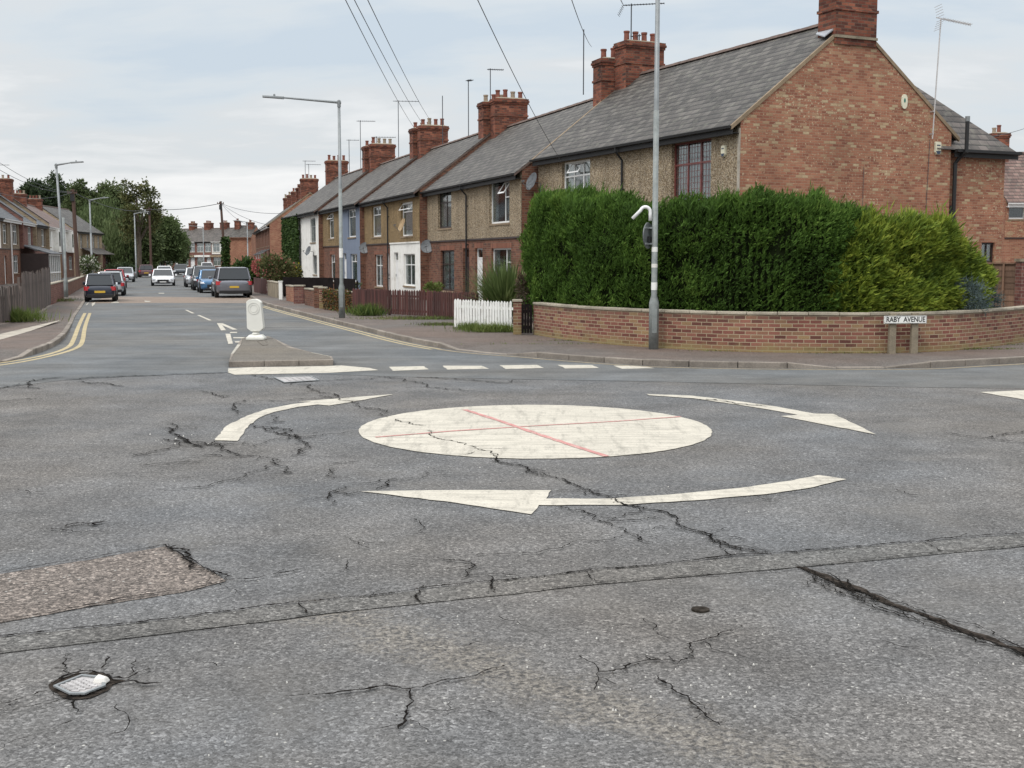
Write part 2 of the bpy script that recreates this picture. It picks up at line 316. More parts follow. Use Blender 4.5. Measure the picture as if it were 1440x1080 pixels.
def foliage(name, stops, rough=.7, trans=.2, big=.9):
    m = NT(name); g = m.n('ShaderNodeNewGeometry'); f = m.noise(big, 4, .6)
    r = m.math('ADD', m.math('MULTIPLY', g.outputs['Random Per Island'], .45), m.math('MULTIPLY', m.ramp(f, [(.3, 0.0), (.7, 1.0)]), .55))
    col = m.ramp(r, stops); m.fin(col, rough, .25)
    tl = m.n('ShaderNodeBsdfTranslucent'); m.L(col, tl.inputs[0]); ms = m.n('ShaderNodeMixShader'); ms.inputs[0].default_value = trans
    m.L(m.b.outputs[0], ms.inputs[1]); m.L(tl.outputs[0], ms.inputs[2]); m.L(ms.outputs[0], m.t.nodes['Material Output'].inputs[0])
foliage('leaf_hedge', [(0, (.024, .046, .010)), (.35, (.052, .105, .018)), (.7, (.10, .185, .030)), (1, (.20, .29, .06))], rough=.85)
foliage('leaf_golden', [(0, (.045, .075, .012)), (.3, (.10, .155, .022)), (.65, (.22, .28, .035)), (1, (.44, .46, .08))], big=1.5)
foliage('leaf_bluegrey', [(0, (.05, .08, .08)), (.5, (.11, .15, .15)), (1, (.20, .25, .24))])
foliage('leaf_spike', [(0, (.06, .09, .03)), (.5, (.13, .18, .06)), (1, (.26, .30, .13))])
foliage('leaf_willow', [(0, (.05, .075, .03)), (.5, (.095, .135, .05)), (1, (.17, .21, .09))], big=.25)
foliage('leaf_dark', [(0, (.022, .036, .018)), (.5, (.042, .065, .028)), (1, (.075, .10, .045))], big=.3)
foliage('leaf_mid', [(0, (.045, .065, .028)), (.5, (.085, .115, .045)), (1, (.15, .18, .075))], big=.35)
foliage('leaf_olive', [(0, (.03, .045, .015)), (.5, (.09, .10, .035)), (1, (.17, .16, .06))], big=.8)
foliage('leaf_ivy', [(0, (.012, .025, .008)), (.6, (.045, .085, .02)), (1, (.11, .16, .04))], big=1.4)
foliage('leaf_grass', [(0, (.06, .09, .02)), (.5, (.12, .17, .04)), (1, (.22, .25, .08))])
foliage('leaf_dead', [(0, (.035, .03, .02)), (.6, (.09, .065, .04)), (1, (.17, .12, .07))])
foliage('petal_red', [(0, (.25, .04, .03)), (1, (.5, .2, .18))]); foliage('petal_white', [(0, (.5, .5, .42)), (1, (.75, .74, .68))]); foliage('petal_yellow', [(0, (.45, .4, .03)), (1, (.6, .5, .06))])
foliage('leaf_rust', [(0, (.12, .05, .02)), (.5, (.26, .12, .04)), (1, (.12, .15, .04))])
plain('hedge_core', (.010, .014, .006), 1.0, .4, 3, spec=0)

# ------------------------------------------------------------------ object helpers
ROOTM = {}
def prop(o, label=None, cat=None, group=None, kind=None):
    if label: o['label'] = label
    if cat: o['category'] = cat
    if group: o['group'] = group
    if kind: o['kind'] = kind
    return o
def thing(name, label, cat, loc=(0, 0, 0), rz=0.0, group=None):
    o = bpy.data.objects.new(name, None); COL.objects.link(o); o.location = loc; o.rotation_euler = (0, 0, rz); o.empty_display_size = .3
    ROOTM[o] = Matrix.Translation(Vector(loc)) @ Matrix.Rotation(rz, 4, 'Z'); return prop(o, label, cat, group)
def V3(p, z=None): return Vector((p[0], p[1], p[2] if z is None else z))

class MB:
    def __init__(s): s.v = []; s.f = []; s.m = []
    def poly(s, pts, m=0):
        i = len(s.v); s.v += [tuple(p) for p in pts]; s.f.append(tuple(range(i, i + len(pts)))); s.m.append(m)
    def hexa(s, p, m=0):                 # p: 4 bottom + 4 top, ccw from above
        i = len(s.v); s.v += [tuple(q) for q in p]
        for f in ((3, 2, 1, 0), (4, 5, 6, 7), (0, 1, 5, 4), (1, 2, 6, 5), (2, 3, 7, 6), (3, 0, 4, 7)):
            s.f.append(tuple(i + k for k in f)); s.m.append(m)
        return s
    def box(s, x0, x1, y0, y1, z0, z1, m=0):
        return s.hexa([(x0, y0, z0), (x1, y0, z0), (x1, y1, z0), (x0, y1, z0), (x0, y0, z1), (x1, y0, z1), (x1, y1, z1), (x0, y1, z1)], m)
    def bar(s, a, b, w, h, m=0, up=(0, 0, 1)):
        a, b = Vector(a), Vector(b); d = (b - a).normalized(); u = Vector(up)
        if abs(d.dot(u)) > .95: u = Vector((0, 1, 0))
        r = d.cross(u).normalized() * w / 2; u = r.cross(d).normalized() * h / 2
        return s.hexa([a - r - u, a + r - u, b + r - u, b - r - u, a - r + u, a + r + u, b + r + u, b - r + u], m)
    def tube(s, pts, r, n=8, m=0, cap=True):
        pts = [Vector(p) for p in pts]; rs = r if isinstance(r, (list, tuple)) else [r] * len(pts); base = len(s.v)
        pu = None
        for i, p in enumerate(pts):
            d = (pts[min(i + 1, len(pts) - 1)] - pts[max(i - 1, 0)]).normalized()
            if pu is None: pu = d.cross(Vector((0, 0, 1)) if abs(d.z) < .9 else Vector((0, 1, 0))).normalized()
            pu = (pu - d * pu.dot(d)).normalized(); q = d.cross(pu)
            for k in range(n):
                a = 2 * math.pi * k / n; s.v.append(tuple(p + (pu * math.cos(a) + q * math.sin(a)) * rs[i]))
        for i in range(len(pts) - 1):
            for k in range(n):
                a, b2 = base + i * n + k, base + i * n + (k + 1) % n; s.f.append((a, b2, b2 + n, a + n)); s.m.append(m)
        if cap:
            s.f.append(tuple(base + k for k in reversed(range(n)))); s.m.append(m)
            e = base + (len(pts) - 1) * n; s.f.append(tuple(e + k for k in range(n))); s.m.append(m)
        return s
    def lathe(s, prof, c=(0, 0, 0), n=12, m=0, sq=None):
        pts = [(c[0], c[1], c[2] + z) for r, z in prof]; base = len(s.v)
        for (r, z) in prof:
            for k in range(n):
                a = 2 * math.pi * (k + .5) / n; s.v.append((c[0] + r * math.cos(a), c[1] + r * math.sin(a), c[2] + z))
        for i in range(len(prof) - 1):
            for k in range(n):
                a, b2 = base + i * n + k, base + i * n + (k + 1) % n; s.f.append((a, b2, b2 + n, a + n)); s.m.append(m)
        s.f.append(tuple(base + k for k in reversed(range(n)))); s.m.append(m)
        e = base + (len(prof) - 1) * n; s.f.append(tuple(e + k for k in range(n))); s.m.append(m); return s
    def prism(s, pts, a, b, axis='y', m=0):          # 2-d outline pushed along an axis
        def P(p, t): return {'y': (p[0], t, p[1]), 'x': (t, p[0], p[1]), 'z': (p[0], p[1], t)}[axis]
        i = len(s.v); n = len(pts); s.v += [P(p, a) for p in pts] + [P(p, b) for p in pts]
        s.f.append(tuple(i + k for k in range(n))); s.m.append(m); s.f.append(tuple(i + n + k for k in reversed(range(n)))); s.m.append(m)
        for k in range(n): k2 = (k + 1) % n; s.f.append((i + k2, i + k, i + n + k, i + n + k2)); s.m.append(m)
        return s
    def build(s, name, mats, parent=None, loc=None, rz=0.0, smooth=False, world=False, bevel=0, label=None, fix=True):
        me = bpy.data.meshes.new(name); me.from_pydata(s.v, [], s.f)
        mats = mats if isinstance(mats, (list, tuple)) else [mats]
        for mm in mats: me.materials.append(MC[mm])
        me.polygons.foreach_set('material_index', s.m)
        if fix:
            import bmesh
            bm = bmesh.new(); bm.from_mesh(me); bmesh.ops.recalc_face_normals(bm, faces=bm.faces); bm.to_mesh(me); bm.free()
        uv = me.uv_layers.new(name='UV').data
        for p in me.polygons:
            n = p.normal
            if abs(n.z) > .96: t = Vector((1, 0, 0))
            else:
                t = Vector((-n.y, n.x, 0)).normalized()
                if abs(t.x) >= abs(t.y): t = t if t.x > 0 else -t
                else: t = t if t.y > 0 else -t
            b = n.cross(t); b = b if (b.z > 0 or (abs(b.z) < 1e-4 and b.y > 0)) else -b
            for li in p.loop_indices:
                c = me.vertices[me.loops[li].vertex_index].co; uv[li].uv = (c.dot(t), c.dot(b))
            p.use_smooth = smooth
        o = bpy.data.objects.new(name, me); COL.objects.link(o)
        if loc is not None: o.location = loc
        o.rotation_euler = (0, 0, rz)
        if parent is not None:
            o.parent = parent
            if world: o.matrix_parent_inverse = ROOTM[parent].inverted()
        if bevel:
            bv = o.modifiers.new('bevel', 'BEVEL'); bv.width = bevel; bv.segments = 2; bv.limit_method = 'ANGLE'
        if label: o['label'] = label
        return o

def nrm(a): return a / np.maximum(np.linalg.norm(a, axis=1, keepdims=True), 1e-9)
def leafmesh(name, P, D, l, wd, mats, parent=None, midx=None, world=True):
    n = len(P); D = nrm(D); Rn = RNG.normal(size=(n, 3)); S = nrm(np.cross(D, Rn))
    l = np.broadcast_to(np.asarray(l, float).reshape(-1, 1), (n, 1)); wd = np.broadcast_to(np.asarray(wd, float).reshape(-1, 1), (n, 1))
    A = P; B = P + D * l * .45 + S * wd / 2; C = P + D * l; E = P + D * l * .45 - S * wd / 2
    v = np.stack([A, B, C, E], 1).reshape(-1, 3).astype(np.float32)
    me = bpy.data.meshes.new(name); me.vertices.add(4 * n); me.vertices.foreach_set('co', v.ravel())
    me.loops.add(4 * n); me.loops.foreach_set('vertex_index', np.arange(4 * n, dtype=np.int32))
    me.polygons.add(n); me.polygons.foreach_set('loop_start', np.arange(0, 4 * n, 4, dtype=np.int32))
    mats = mats if isinstance(mats, (list, tuple)) else [mats]
    for mm in mats: me.materials.append(MC[mm])
    if midx is not None: me.polygons.foreach_set('material_index', np.asarray(midx, dtype=np.int32))
    me.update(calc_edges=True)
    o = bpy.data.objects.new(name, me); COL.objects.link(o)
    if parent is not None:
        o.parent = parent
        if world: o.matrix_parent_inverse = ROOTM[parent].inverted()
    return o

# ================================================================== THE SETTING: ground, road, footways, kerbs, paint
def sheet(name, pts, z, mat, kind='structure'):
    b = MB(); b.poly([(p[0], p[1], z) for p in pts]); o = b.build(name, mat, fix=False)
    if o.data.polygons[0].normal.z < 0: o.data.flip_normals()
    o['kind'] = kind; return o
def gpx(l, z=0.0): return [G(x, y, z) for x, y in l]
def resample(pl, step):
    out_ = [Vector(pl[0])]; carry = 0.0
    for a, b in zip(pl[:-1], pl[1:]):
        a, b = Vector(a), Vector(b); L = (b - a).length; t = step - carry
        while t < L: out_.append(a + (b - a) * (t / L)); t += step
        carry = L - (t - step)
    out_.append(Vector(pl[-1])); return out_
def smooth_pl(pl, it=2):
    for _ in range(it):
        q = [pl[0]]
        for a, b in zip(pl[:-1], pl[1:]): q += [a * .75 + b * .25, a * .25 + b * .75]
        q.append(pl[-1]); pl = q
    return pl
def offset(pl, d):
    o = []
    for i, p in enumerate(pl):
        t = (pl[min(i + 1, len(pl) - 1)] - pl[max(i - 1, 0)]).normalized(); o.append(p + Vector((-t.y, t.x)) * d)
    return o

sheet('ground', [(-900, -60), (900, -60), (900, 2600), (-900, 2600)], -.01, 'land')
# old dressed surface of the junction, and the smoother resurfaced street that meets it along a seam
sheet('road', [(-60, -25), (70, -25), (70, 60), (20, 60), (-8, 300), (-140, 300), (-60, 60)], 0, 'asphalt_old')
KR = gpx([(262, 384), (285, 392), (312, 402), (335, 411), (352, 419), (368, 428.5), (430, 445), (520, 467.5), (568, 480), (622, 490.5), (672, 497), (738, 501.5), (787, 506), (841, 510), (900, 514.5), (965, 516.5), (1040, 518), (1101, 518.6), (1168, 519), (1298, 518.6), (1357, 515), (1440, 510.5), (1640, 497), (1900, 480)])
KL = gpx([(222, 384), (196, 388), (176, 392.5), (156, 399), (138, 407), (126, 416), (119.5, 425), (113, 435), (106.5, 444), (101, 457), (95, 470), (88, 480), (72, 490), (46, 500), (17, 508), (0, 511), (-150, 524), (-600, 560)])
KR = smooth_pl(KR, 1); KL = smooth_pl(KL, 1)
seam = gpx([(-600, 590), (-150, 556), (0, 546), (40, 541), (90, 535), (170, 530), (250, 527), (325, 524), (470, 527), (600, 531), (760, 534), (930, 537), (1100, 541), (1300, 545), (1440, 546), (1900, 530)])
str_pts = [p.copy() for p in seam] + [Vector(p) for p in reversed(offset(KR, .35))] + [G(262, 378.5), G(222, 378.5)] + [Vector(p) for p in offset(KL, -.35)]
sheet('street', str_pts, .004, 'asphalt_street')
sheet('street_raised_table', gpx([(150, 417), (354, 418.5), (374, 426.5), (126, 426.5)]), .008, 'asphalt_table')

def zdrop(p, spans):
    for a, b in spans:
        if a < p < b: return .032
        for e, sg in ((a, -1), (b, 1)):
            if abs(p - e) < 12 and (p - e) * sg > 0: return .032 + .09 * abs(p - e) / 12
    return .12
def px_of(p):
    dd = p[1] * CT + H * ST; return 720 + F * p[0] / dd
def kerb(name, pl, side, spans, near=70):
    """kerb stones along a line, then a strip of footway falling to them"""
    pts = resample(pl, .9); inner = offset(pts, side * .13); out2 = offset(pts, side * 1.0); b = MB(); g = MB()
    zs = [zdrop(px_of(p), spans) for p in pts]
    for i in range(len(pts) - 1):
        a, c = pts[i], pts[i + 1]; ai, ci = inner[i], inner[i + 1]
        if (a - c).length < .2: continue
        e = .006; l = (c - a).length; t = (c - a) / l * e; j = random.uniform(-.006, .006); z0, z1 = zs[i] + j, zs[i + 1] + j + random.uniform(-.003, .003)
        bl = [(a + t), (c - t), (ci - t), (ai + t)] if side > 0 else [(ai + t), (ci - t), (c - t), (a + t)]
        zz = [z0, z1, z1, z0]
        b.hexa([V3(p, -.08) for p in bl] + [V3(p, z) for p, z in zip(bl, zz)])
    for i in range(len(pts) - 1):
        q = [V3(pts[i].lerp(inner[i], .5), zs[i] - .012), V3(pts[i + 1].lerp(inner[i + 1], .5), zs[i + 1] - .012), V3(inner[i + 1], zs[i + 1] - .006), V3(inner[i], zs[i] - .006), V3(out2[i + 1], .112), V3(out2[i], .112)]
        g.poly([q[0], q[1], q[2], q[3]]); g.poly([q[3], q[2], q[4], q[5]])
    o = b.build(name, 'kerb_stone'); o['kind'] = 'structure'
    bv = o.modifiers.new('bevel', 'BEVEL'); bv.width = .016; bv.segments = 2; bv.limit_method = 'ANGLE'
    o = g.build('footway_edge', 'footway', fix=False); o['kind'] = 'structure'
    for p in o.data.polygons:
        if p.normal.z < 0: p.flip()
    return pts, out2
_, OR_ = kerb('kerb', KR, 1, [(628, 720), (1160, 1292)])
_, OL_ = kerb('kerb', KL, -1, [(-20, 30), (103, 116)])
sheet('footway', [p for p in OR_] + [Vector((120, 60)), Vector((120, 260)), G(262, 379.5)], .112, 'footway')
sheet('footway', [p for p in OL_] + [Vector((-110, 30)), Vector((-110, 240)), G(222, 379.5)], .112, 'footway')
sheet('footway_concrete_edging', gpx([(-60, 480), (0, 470), (55.5, 457), (86, 450), (80, 452.5), (62, 459), (41.7, 466), (0, 478), (-60, 490)], .112), .117, 'concrete_pale')
sheet('footway', [(-150, 235), (60, 235), (60, 330), (-150, 330)], .10, 'footway')

# ---- island
ISL = [(322, 517), (469, 514), (467, 509), (441, 503.5), (411, 495), (388, 483.5), (378, 479), (348, 479.5), (340, 482), (334, 491), (325, 505)]
isl = gpx(ISL); b = MB(); n_ = len(isl); cen = sum(isl, Vector((0, 0))) / n_; ISZ = .11
inn = [p + (cen - p).normalized() * .12 for p in isl]
for i in range(n_):
    j = (i + 1) % n_; L = (isl[j] - isl[i]).length; k = max(1, round(L / .75))
    for q in range(k):
        e = .005 / max(L, .1); f0, f1 = q / k + e, (q + 1) / k - e
        a, c, d, f_ = isl[i].lerp(isl[j], f0), isl[i].lerp(isl[j], f1), inn[i].lerp(inn[j], f1), inn[i].lerp(inn[j], f0)
        white = (i in (9,)) or (i == 2)
        b.hexa([V3(x, -.05) for x in (a, c, d, f_)] + [V3(x, ISZ) for x in (a, c, d, f_)], 1 if white else 0)
o = b.build('island_kerb', ['kerb_stone', 'paint_white_worn']); o['kind'] = 'structure'
bv = o.modifiers.new('bevel', 'BEVEL'); bv.width = .015; bv.segments = 2
sheet('traffic_island', [p + (cen - p).normalized() * .10 for p in isl], ISZ - .006, 'island_top')

# ---- paint
def mark(name, px, mat='paint_white', z=.008, rough_edge=.012):
    P = gpx(px); q = []
    for i, a in enumerate(P):
        c = P[(i + 1) % len(P)]; L = (c - a).length; k = max(1, int(L / .12)); t = (c - a) / max(L, 1e-6); nr = Vector((-t.y, t.x))
        for j in range(k):
            jit = random.uniform(-1, 1) * rough_edge * (0 if j == 0 else 1); q.append(a.lerp(c, j / k) + nr * jit)
    return sheet(name, q, z, mat)
e0, e1 = G(502, 607), G(1003, 607); ctr = (e0 + e1) / 2; rx = (e1 - e0).length / 2; ry = (G(752, 570)[1] - G(752, 646)[1]) / 2; cyy = (G(752, 570)[1] + G(752, 646)[1]) / 2
circ = []
for k in range(150):
    a = 2 * math.pi * k / 150; jj = 1 + random.uniform(-.0035, .0035); circ.append(Vector((ctr[0] + rx * math.cos(a) * jj, cyy + ry * math.sin(a) * jj)))
sheet('mini_roundabout_disc', circ, .008, 'paint_white')
def pstrip(name, px, wd, mat, z, jit=.0):
    P = resample(gpx(px), .15); b = MB(); ws = [wd * random.uniform(1 - jit, 1 + jit) for _ in P]
    A = [p + o_ for p, o_ in zip(P, [Vector((0, 0))] * len(P))]; Lf = [q for q in offset(P, .5)]; 
    for i in range(len(P) - 1):
        n0 = (Lf[i] - P[i]).normalized() * ws[i] / 2; n1 = (Lf[i + 1] - P[i + 1]).normalized() * ws[i + 1] / 2
        b.poly([V3(P[i] - n0, z), V3(P[i + 1] - n1, z), V3(P[i + 1] + n1, z), V3(P[i] + n0, z)])
    o = b.build(name, mat, fix=False); o['kind'] = 'structure'
    for p in o.data.polygons:
        if p.normal.z < 0: p.flip()
    return o
pstrip('sprayed_line', [(653, 577), (700, 592), (752, 610), (800, 626), (853, 643)], .075, 'spray_red', .012, .25)
pstrip('sprayed_line', [(528, 616), (640, 607), (752, 600), (860, 594), (957, 587)], .055, 'spray_red', .0125, .3)
mark('road_arrow', [(302, 620), (319, 599.5), (347, 585.5), (374.5, 576), (410.5, 569), (438, 565.5), (420, 565.4), (474.5, 561), (553.6, 555), (485.5, 567.5), (463, 571), (446.7, 569.5), (419, 572.8), (385.5, 580), (363, 589), (349.5, 599.5), (342.5, 610.5), (334, 621)])
mark('road_arrow', [(909, 554.6), (973, 557), (1035.6, 564.5), (1082, 571), (1121, 577.7), (1144.5, 582.3), (1171.7, 582.8), (1190, 591), (1232, 611.6), (1097.8, 586), (1122, 584), (1108, 581.5), (1074.5, 575.5), (1035.6, 569.5), (973, 560.5), (913, 556.6)])
mark('road_arrow', [(506, 692), (643, 690.3), (775, 690.5), (768, 702.3), (865, 702), (880, 700.5), (960, 695), (1035.6, 687.8), (1113, 677), (1150, 669), (1190.4, 675), (1144.5, 686), (1074.5, 696.3), (977, 704.8), (880, 711), (757.6, 711.5), (747, 724.5), (640, 708)])
mark('road_arrow', [(1378, 552), (1440, 549.5), (1560, 546), (1560, 585), (1440, 562.5)], 'paint_white')
mark('give_way_line', [(321, 518.6), (354, 517), (457, 515.4), (480, 514.4), (520, 518), (532, 521), (457, 525), (330, 527.5), (321, 524.5)])
for q in ([(546.5, 516.3), (596, 515.5), (603, 520), (553, 522)], [(622.5, 514.8), (677, 514.8), (688, 519), (629, 520.3)], [(702.5, 514.3), (755, 513.6), (765, 518), (711, 519.6)], [(784, 513.6), (832, 513.8), (842, 518), (795, 518.8)], [(862.5, 514.5), (906, 515.6), (921, 518.3), (875, 519.2)]):
    mark('give_way_line', q)
for q in ([(260, 436.2), (263, 436.2), (274, 441), (270, 441.2)], [(277, 443.6), (281, 443.6), (298, 450.8), (294, 451.2)], [(305, 455), (313, 455), (334, 464), (327, 464.2), (312.5, 457.8), (318, 465), (311, 465.2)], [(317, 470), (324, 470), (327.5, 484), (321, 484.3)], [(324, 467.4), (334, 467.3), (333, 468.8), (323, 468.9)], [(328, 474.8), (346, 474.8), (346, 476.4), (328, 476.5)], [(330, 480.6), (341, 480.2), (340, 482.2), (331, 482.4)]):
    mark('centre_line', q, 'paint_white', .012, .004)
for q in ([(223, 412.2), (231, 412.2), (231, 413.2), (223, 413.2)], [(155, 426.4), (164, 423.8), (168, 426.3)], [(203, 423), (213, 424), (209, 425), (204, 425)], [(129, 427), (134.5, 425), (133, 428.5), (129.5, 431.5)], [(120.5, 429.5), (124, 426), (125, 426), (122.5, 429.5)]):
    mark('parking_bay_line', q, 'paint_white_worn', .014, .003)
def lane(name, pl, wd, mat, z):
    b = MB(); A, B_ = offset(pl, wd / 2), offset(pl, -wd / 2)
    for i in range(len(pl) - 1): b.poly([V3(B_[i], z), V3(B_[i + 1], z), V3(A[i + 1], z), V3(A[i], z)])
    o = b.build(name, mat, fix=False); o['kind'] = 'structure'
    for p in o.data.polygons:
        if p.normal.z < 0: p.flip()
    return o
KRn = [p for p in smooth_pl(KR, 1) if px_of(p) > 374 and p.y < 56]
for o_, w_ in ((-.16, .09), (-.36, .09)):
    lane('double_yellow_line', offset([p for p in KRn if px_of(p) < 640], o_), w_, 'paint_yellow', .008)
lane('double_yellow_line', offset([p for p in KRn if px_of(p) > 615], -.2), .11, 'paint_yellow_faded', .0085)
lane('double_yellow_line', smooth_pl(gpx([(119.5, 440.5), (111, 457), (103, 480), (97, 489), (69, 499), (28, 507), (-10, 512.5), (-160, 530)]), 2), .11, 'paint_yellow', .008)
lane('double_yellow_line', smooth_pl(gpx([(126.5, 440.5), (119, 460), (116.5, 481), (110, 489.5), (83, 498.5), (35, 509), (-10, 515.5), (-160, 534)]), 2), .11, 'paint_yellow', .008)

# ---- repairs
def patch(name, px, mat, z, jag=.03):
    P = gpx(px); q = []
    for i, a in enumerate(P):
        c = P[(i + 1) % len(P)]; L = (c - a).length; k = max(1, int(L / .06)); t = (c - a) / max(L, 1e-6); nr = Vector((-t.y, t.x)); wv = 0
        for j in range(k):
            wv = wv * .8 + random.uniform(-1, 1) * jag * .5; q.append(a.lerp(c, j / k) + nr * (wv if j else 0))
    return sheet(name, q, z, mat)
patch('road_patch', [(-300, 851), (-100, 825), (0, 808), (120, 789), (232, 769), (275, 792), (318, 818), (270, 831), (130, 853), (0, 877), (-300, 930)], 'asphalt_patch', .004, .012)
patch('road_trench', [(-300, 935), (0, 897), (240, 872), (353, 857), (430, 849.5), (560, 835), (700, 818), (830, 803), (957, 792), (1142, 775), (1300, 763), (1440, 752), (1800, 725), (1800, 744), (1440, 769), (1330, 779), (1142, 797), (957, 812.5), (840, 822.5), (726, 836), (560, 853), (433, 867), (367, 876), (167, 900), (0, 920), (-300, 960)], 'asphalt_trench', .005, .008)

# ---- cracks
CK = MB(); CR_ = MB(); CZ = [.0125]
def jagline(P, depth, amp):
    for _ in range(depth):
        q = [P[0]]
        for a, c in zip(P[:-1], P[1:]):
            L = (c - a).length; t = (c - a) / max(L, 1e-6); q += [(a + c) / 2 + Vector((-t.y, t.x)) * random.uniform(-1, 1) * L * amp, c]
        P = q; amp = min(.34, amp * 1.12)
    return P
def crack(px, w=.012, twigs=.25, rim=0.0, amp=.17):
    top = not isinstance(px[0], Vector); P0 = gpx(px) if top else px
    if top: w = max(w * (.42 if w > .016 else .72), 1.15 * P0[0].y / 1700 + .0008)
    tot = sum((b_ - a).length for a, b_ in zip(P0[:-1], P0[1:])) / max(1, len(P0) - 1); dep = max(1, min(7, int(math.log2(max(tot / .018, 2)))))
    P = jagline(P0, dep, amp); n = len(P); CZ[0] += .00001; z = CZ[0]; wob = 1.0
    Lf = offset(P, 1.0); ed = []
    for i, p in enumerate(P):
        nr = (Lf[i] - p).normalized(); t = i / (n - 1); env = min(1, t * 7 + .35) * min(1, (1 - t) * 7 + .3)
        wob = wob * .6 + .4 * random.uniform(.3, 1.7); tt = (P[min(i + 1, n - 1)] - P[max(i - 1, 0)]).normalized(); ww = w * env * wob * random.choice((.5, .8, 1, 1, 1.4)) * (1 + .22 * abs(tt.x) * max(0, p.y / 2.2 - 1.6))
        ed.append((p - nr * ww * random.uniform(.2, .8), p + nr * ww * random.uniform(.2, .8)))
        k = random.uniform(0, 2.2 if rim else .5) * (1 + w * 60)
        for _ in range(int(k)):     # crumbs and pits along the broken edge
            q = p + nr * random.gauss(0, (rim * .45 + w * 1.2)) + Vector((random.uniform(-.02, .02), random.uniform(-.02, .02))); r = random.uniform(.002, .007) * (1 + w * 18); a0 = random.random() * 6
            CZ[0] += .0000008
            CR_.poly([V3(q + Vector((math.cos(a0 + t_) , math.sin(a0 + t_))) * r * random.uniform(.5, 1.3), CZ[0]) for t_ in (0, 1.3, 2.4, 3.8, 5)], random.choice((0, 1)))
    for (a0, a1), (b0, b1) in zip(ed[:-1], ed[1:]):
        CK.poly([V3(a0, z), V3(b0, z), V3(b1, z), V3(a1, z)])
    if twigs > 0:
        for i in range(2, n - 2, 3):
            if random.random() < twigs * .30:
                d = (P[i + 1] - P[i - 1]).normalized(); a = random.choice((-1, 1)) * random.uniform(.5, 1.4); d = Vector((d.x * math.cos(a) - d.y * math.sin(a), d.x * math.sin(a) + d.y * math.cos(a)))
                l = random.uniform(.05, .28) * (1 + P[i].y * .03); crack([P[i], P[i] + d * l * .5, P[i] + d * l + Vector((random.uniform(-.1, .1), random.uniform(-.1, .1))) * l], w * .5, 0, 0, .25)
cr = crack
cr([(690, 640), (730, 655), (780, 672), (830, 690), (865, 702)], .035, .6, .03); cr([(640, 622), (668, 632), (695, 643)], .022, .4); cr([(600, 606), (640, 622)], .010, .2)
cr([(865, 702), (905, 715), (950, 738), (1000, 760), (1040, 772), (1072, 780)], .035, .6, .03); cr([(905, 715), (870, 728), (852, 735)], .010, .3)
cr([(780, 712), (800, 718), (845, 735), (885, 752), (920, 768)], .014, .6); cr([(845, 735), (900, 733), (930, 727)], .012, .3); cr([(960, 746), (925, 742), (900, 750)], .012, .3); cr([(1000, 758), (1012, 770), (1030, 784)], .012, .4)
cr([(960, 742), (1000, 758), (1045, 778)], .02, .5, .02, .3)
cr([(-60, 903), (0, 897), (240, 872), (353, 857), (480, 843), (560, 835), (700, 818), (830, 803), (957, 792), (1142, 775), (1300, 763), (1440, 752), (1600, 740)], .013, .12, .006, .05)
cr([(-60, 926), (0, 920), (167, 900), (367, 876), (433, 867), (500, 859)], .007, .1, 0, .05); cr([(726, 836), (840, 822.5), (957, 812.5), (1142, 797), (1300, 780), (1440, 769), (1600, 755)], .007, .15, 0, .05)
cr([(425, 848), (427, 858), (434, 866)], .012, .3, .01); cr([(590, 832), (585, 842), (596, 852)], .012, .3, .01); cr([(686, 812), (690, 826), (696, 835)], .014, .4, .01); cr([(820, 804), (830, 812), (846, 822)], .010, .3); cr([(1300, 765), (1327, 778)], .007, 0); cr([(1080, 780), (1075, 776)], .01, 0)
patch('road_open_seam', [(1118, 797), (1165, 809), (1235, 838), (1330, 872.5), (1440, 912), (1560, 955), (1560, 972), (1440, 923), (1330, 881), (1235, 846), (1185, 828), (1150, 810)], 'seam_fill', .0058, .05)
for k in range(5):
    o_ = k * 1.9; cr([(1118 + 6 * k, 798 + o_), (1165, 812 + o_ * 2.6), (1230, 838 + o_ * 2.6), (1330, 873 + o_ * 2.2), (1440, 912 + o_ * 2.0), (1560, 955 + o_ * 2)], .017 if k in (0, 4) else .012, .5, .03, .15)
cr([(1150, 806), (1195, 840), (1240, 846)], .015, .6, .02); cr([(1185, 815), (1215, 842), (1262, 858)], .012, .6, .02)
cr([(1042, 882), (1010, 897), (980, 905), (970, 915), (975, 928), (955, 937)], .018, .5, .012); cr([(955, 935), (915, 932), (880, 943), (842, 948)], .016, .5, .012); cr([(842, 948), (826, 933), (815, 925)], .009, .4); cr([(842, 948), (838, 965), (835, 975)], .010, .5); cr([(985, 905), (1020, 922), (1050, 928)], .006, .3)
cr([(926, 953), (945, 968), (968, 985), (985, 1003), (1012, 1024)], .022, .8, .02); cr([(905, 873), (925, 893), (945, 902)], .007, .4)
cr([(440, 981), (470, 979), (500, 974), (545, 968), (575, 973), (610, 965), (650, 957), (708, 941)], .012, .35, .006); cr([(578, 973), (582, 990), (570, 1005), (570, 1018), (560, 1030)], .014, .5, .01); cr([(572, 1017), (590, 1022), (604, 1032)], .008, .4); cr([(582, 998), (620, 1004), (655, 1000), (700, 1008)], .005, .2)
cr([(508, 693), (488, 697), (468, 692), (460, 702), (472, 712)], .014, .5, .01); cr([(488, 682), (520, 681), (556, 675), (600, 672), (640, 669), (690, 668)], .012, .3); cr([(460, 702), (470, 692), (490, 684)], .012, .2); cr([(558, 675), (545, 685), (528, 691)], .014, .3); cr([(468, 660), (463, 668), (470, 675)], .02, .6, .02); cr([(463, 655), (480, 652), (505, 651)], .008, .1)
cr([(575, 731), (592, 738), (596, 745), (588, 750)], .008, .3); cr([(490, 759), (505, 766), (520, 774)], .006, .2); cr([(490, 790), (488, 798), (493, 805)], .008, .4)
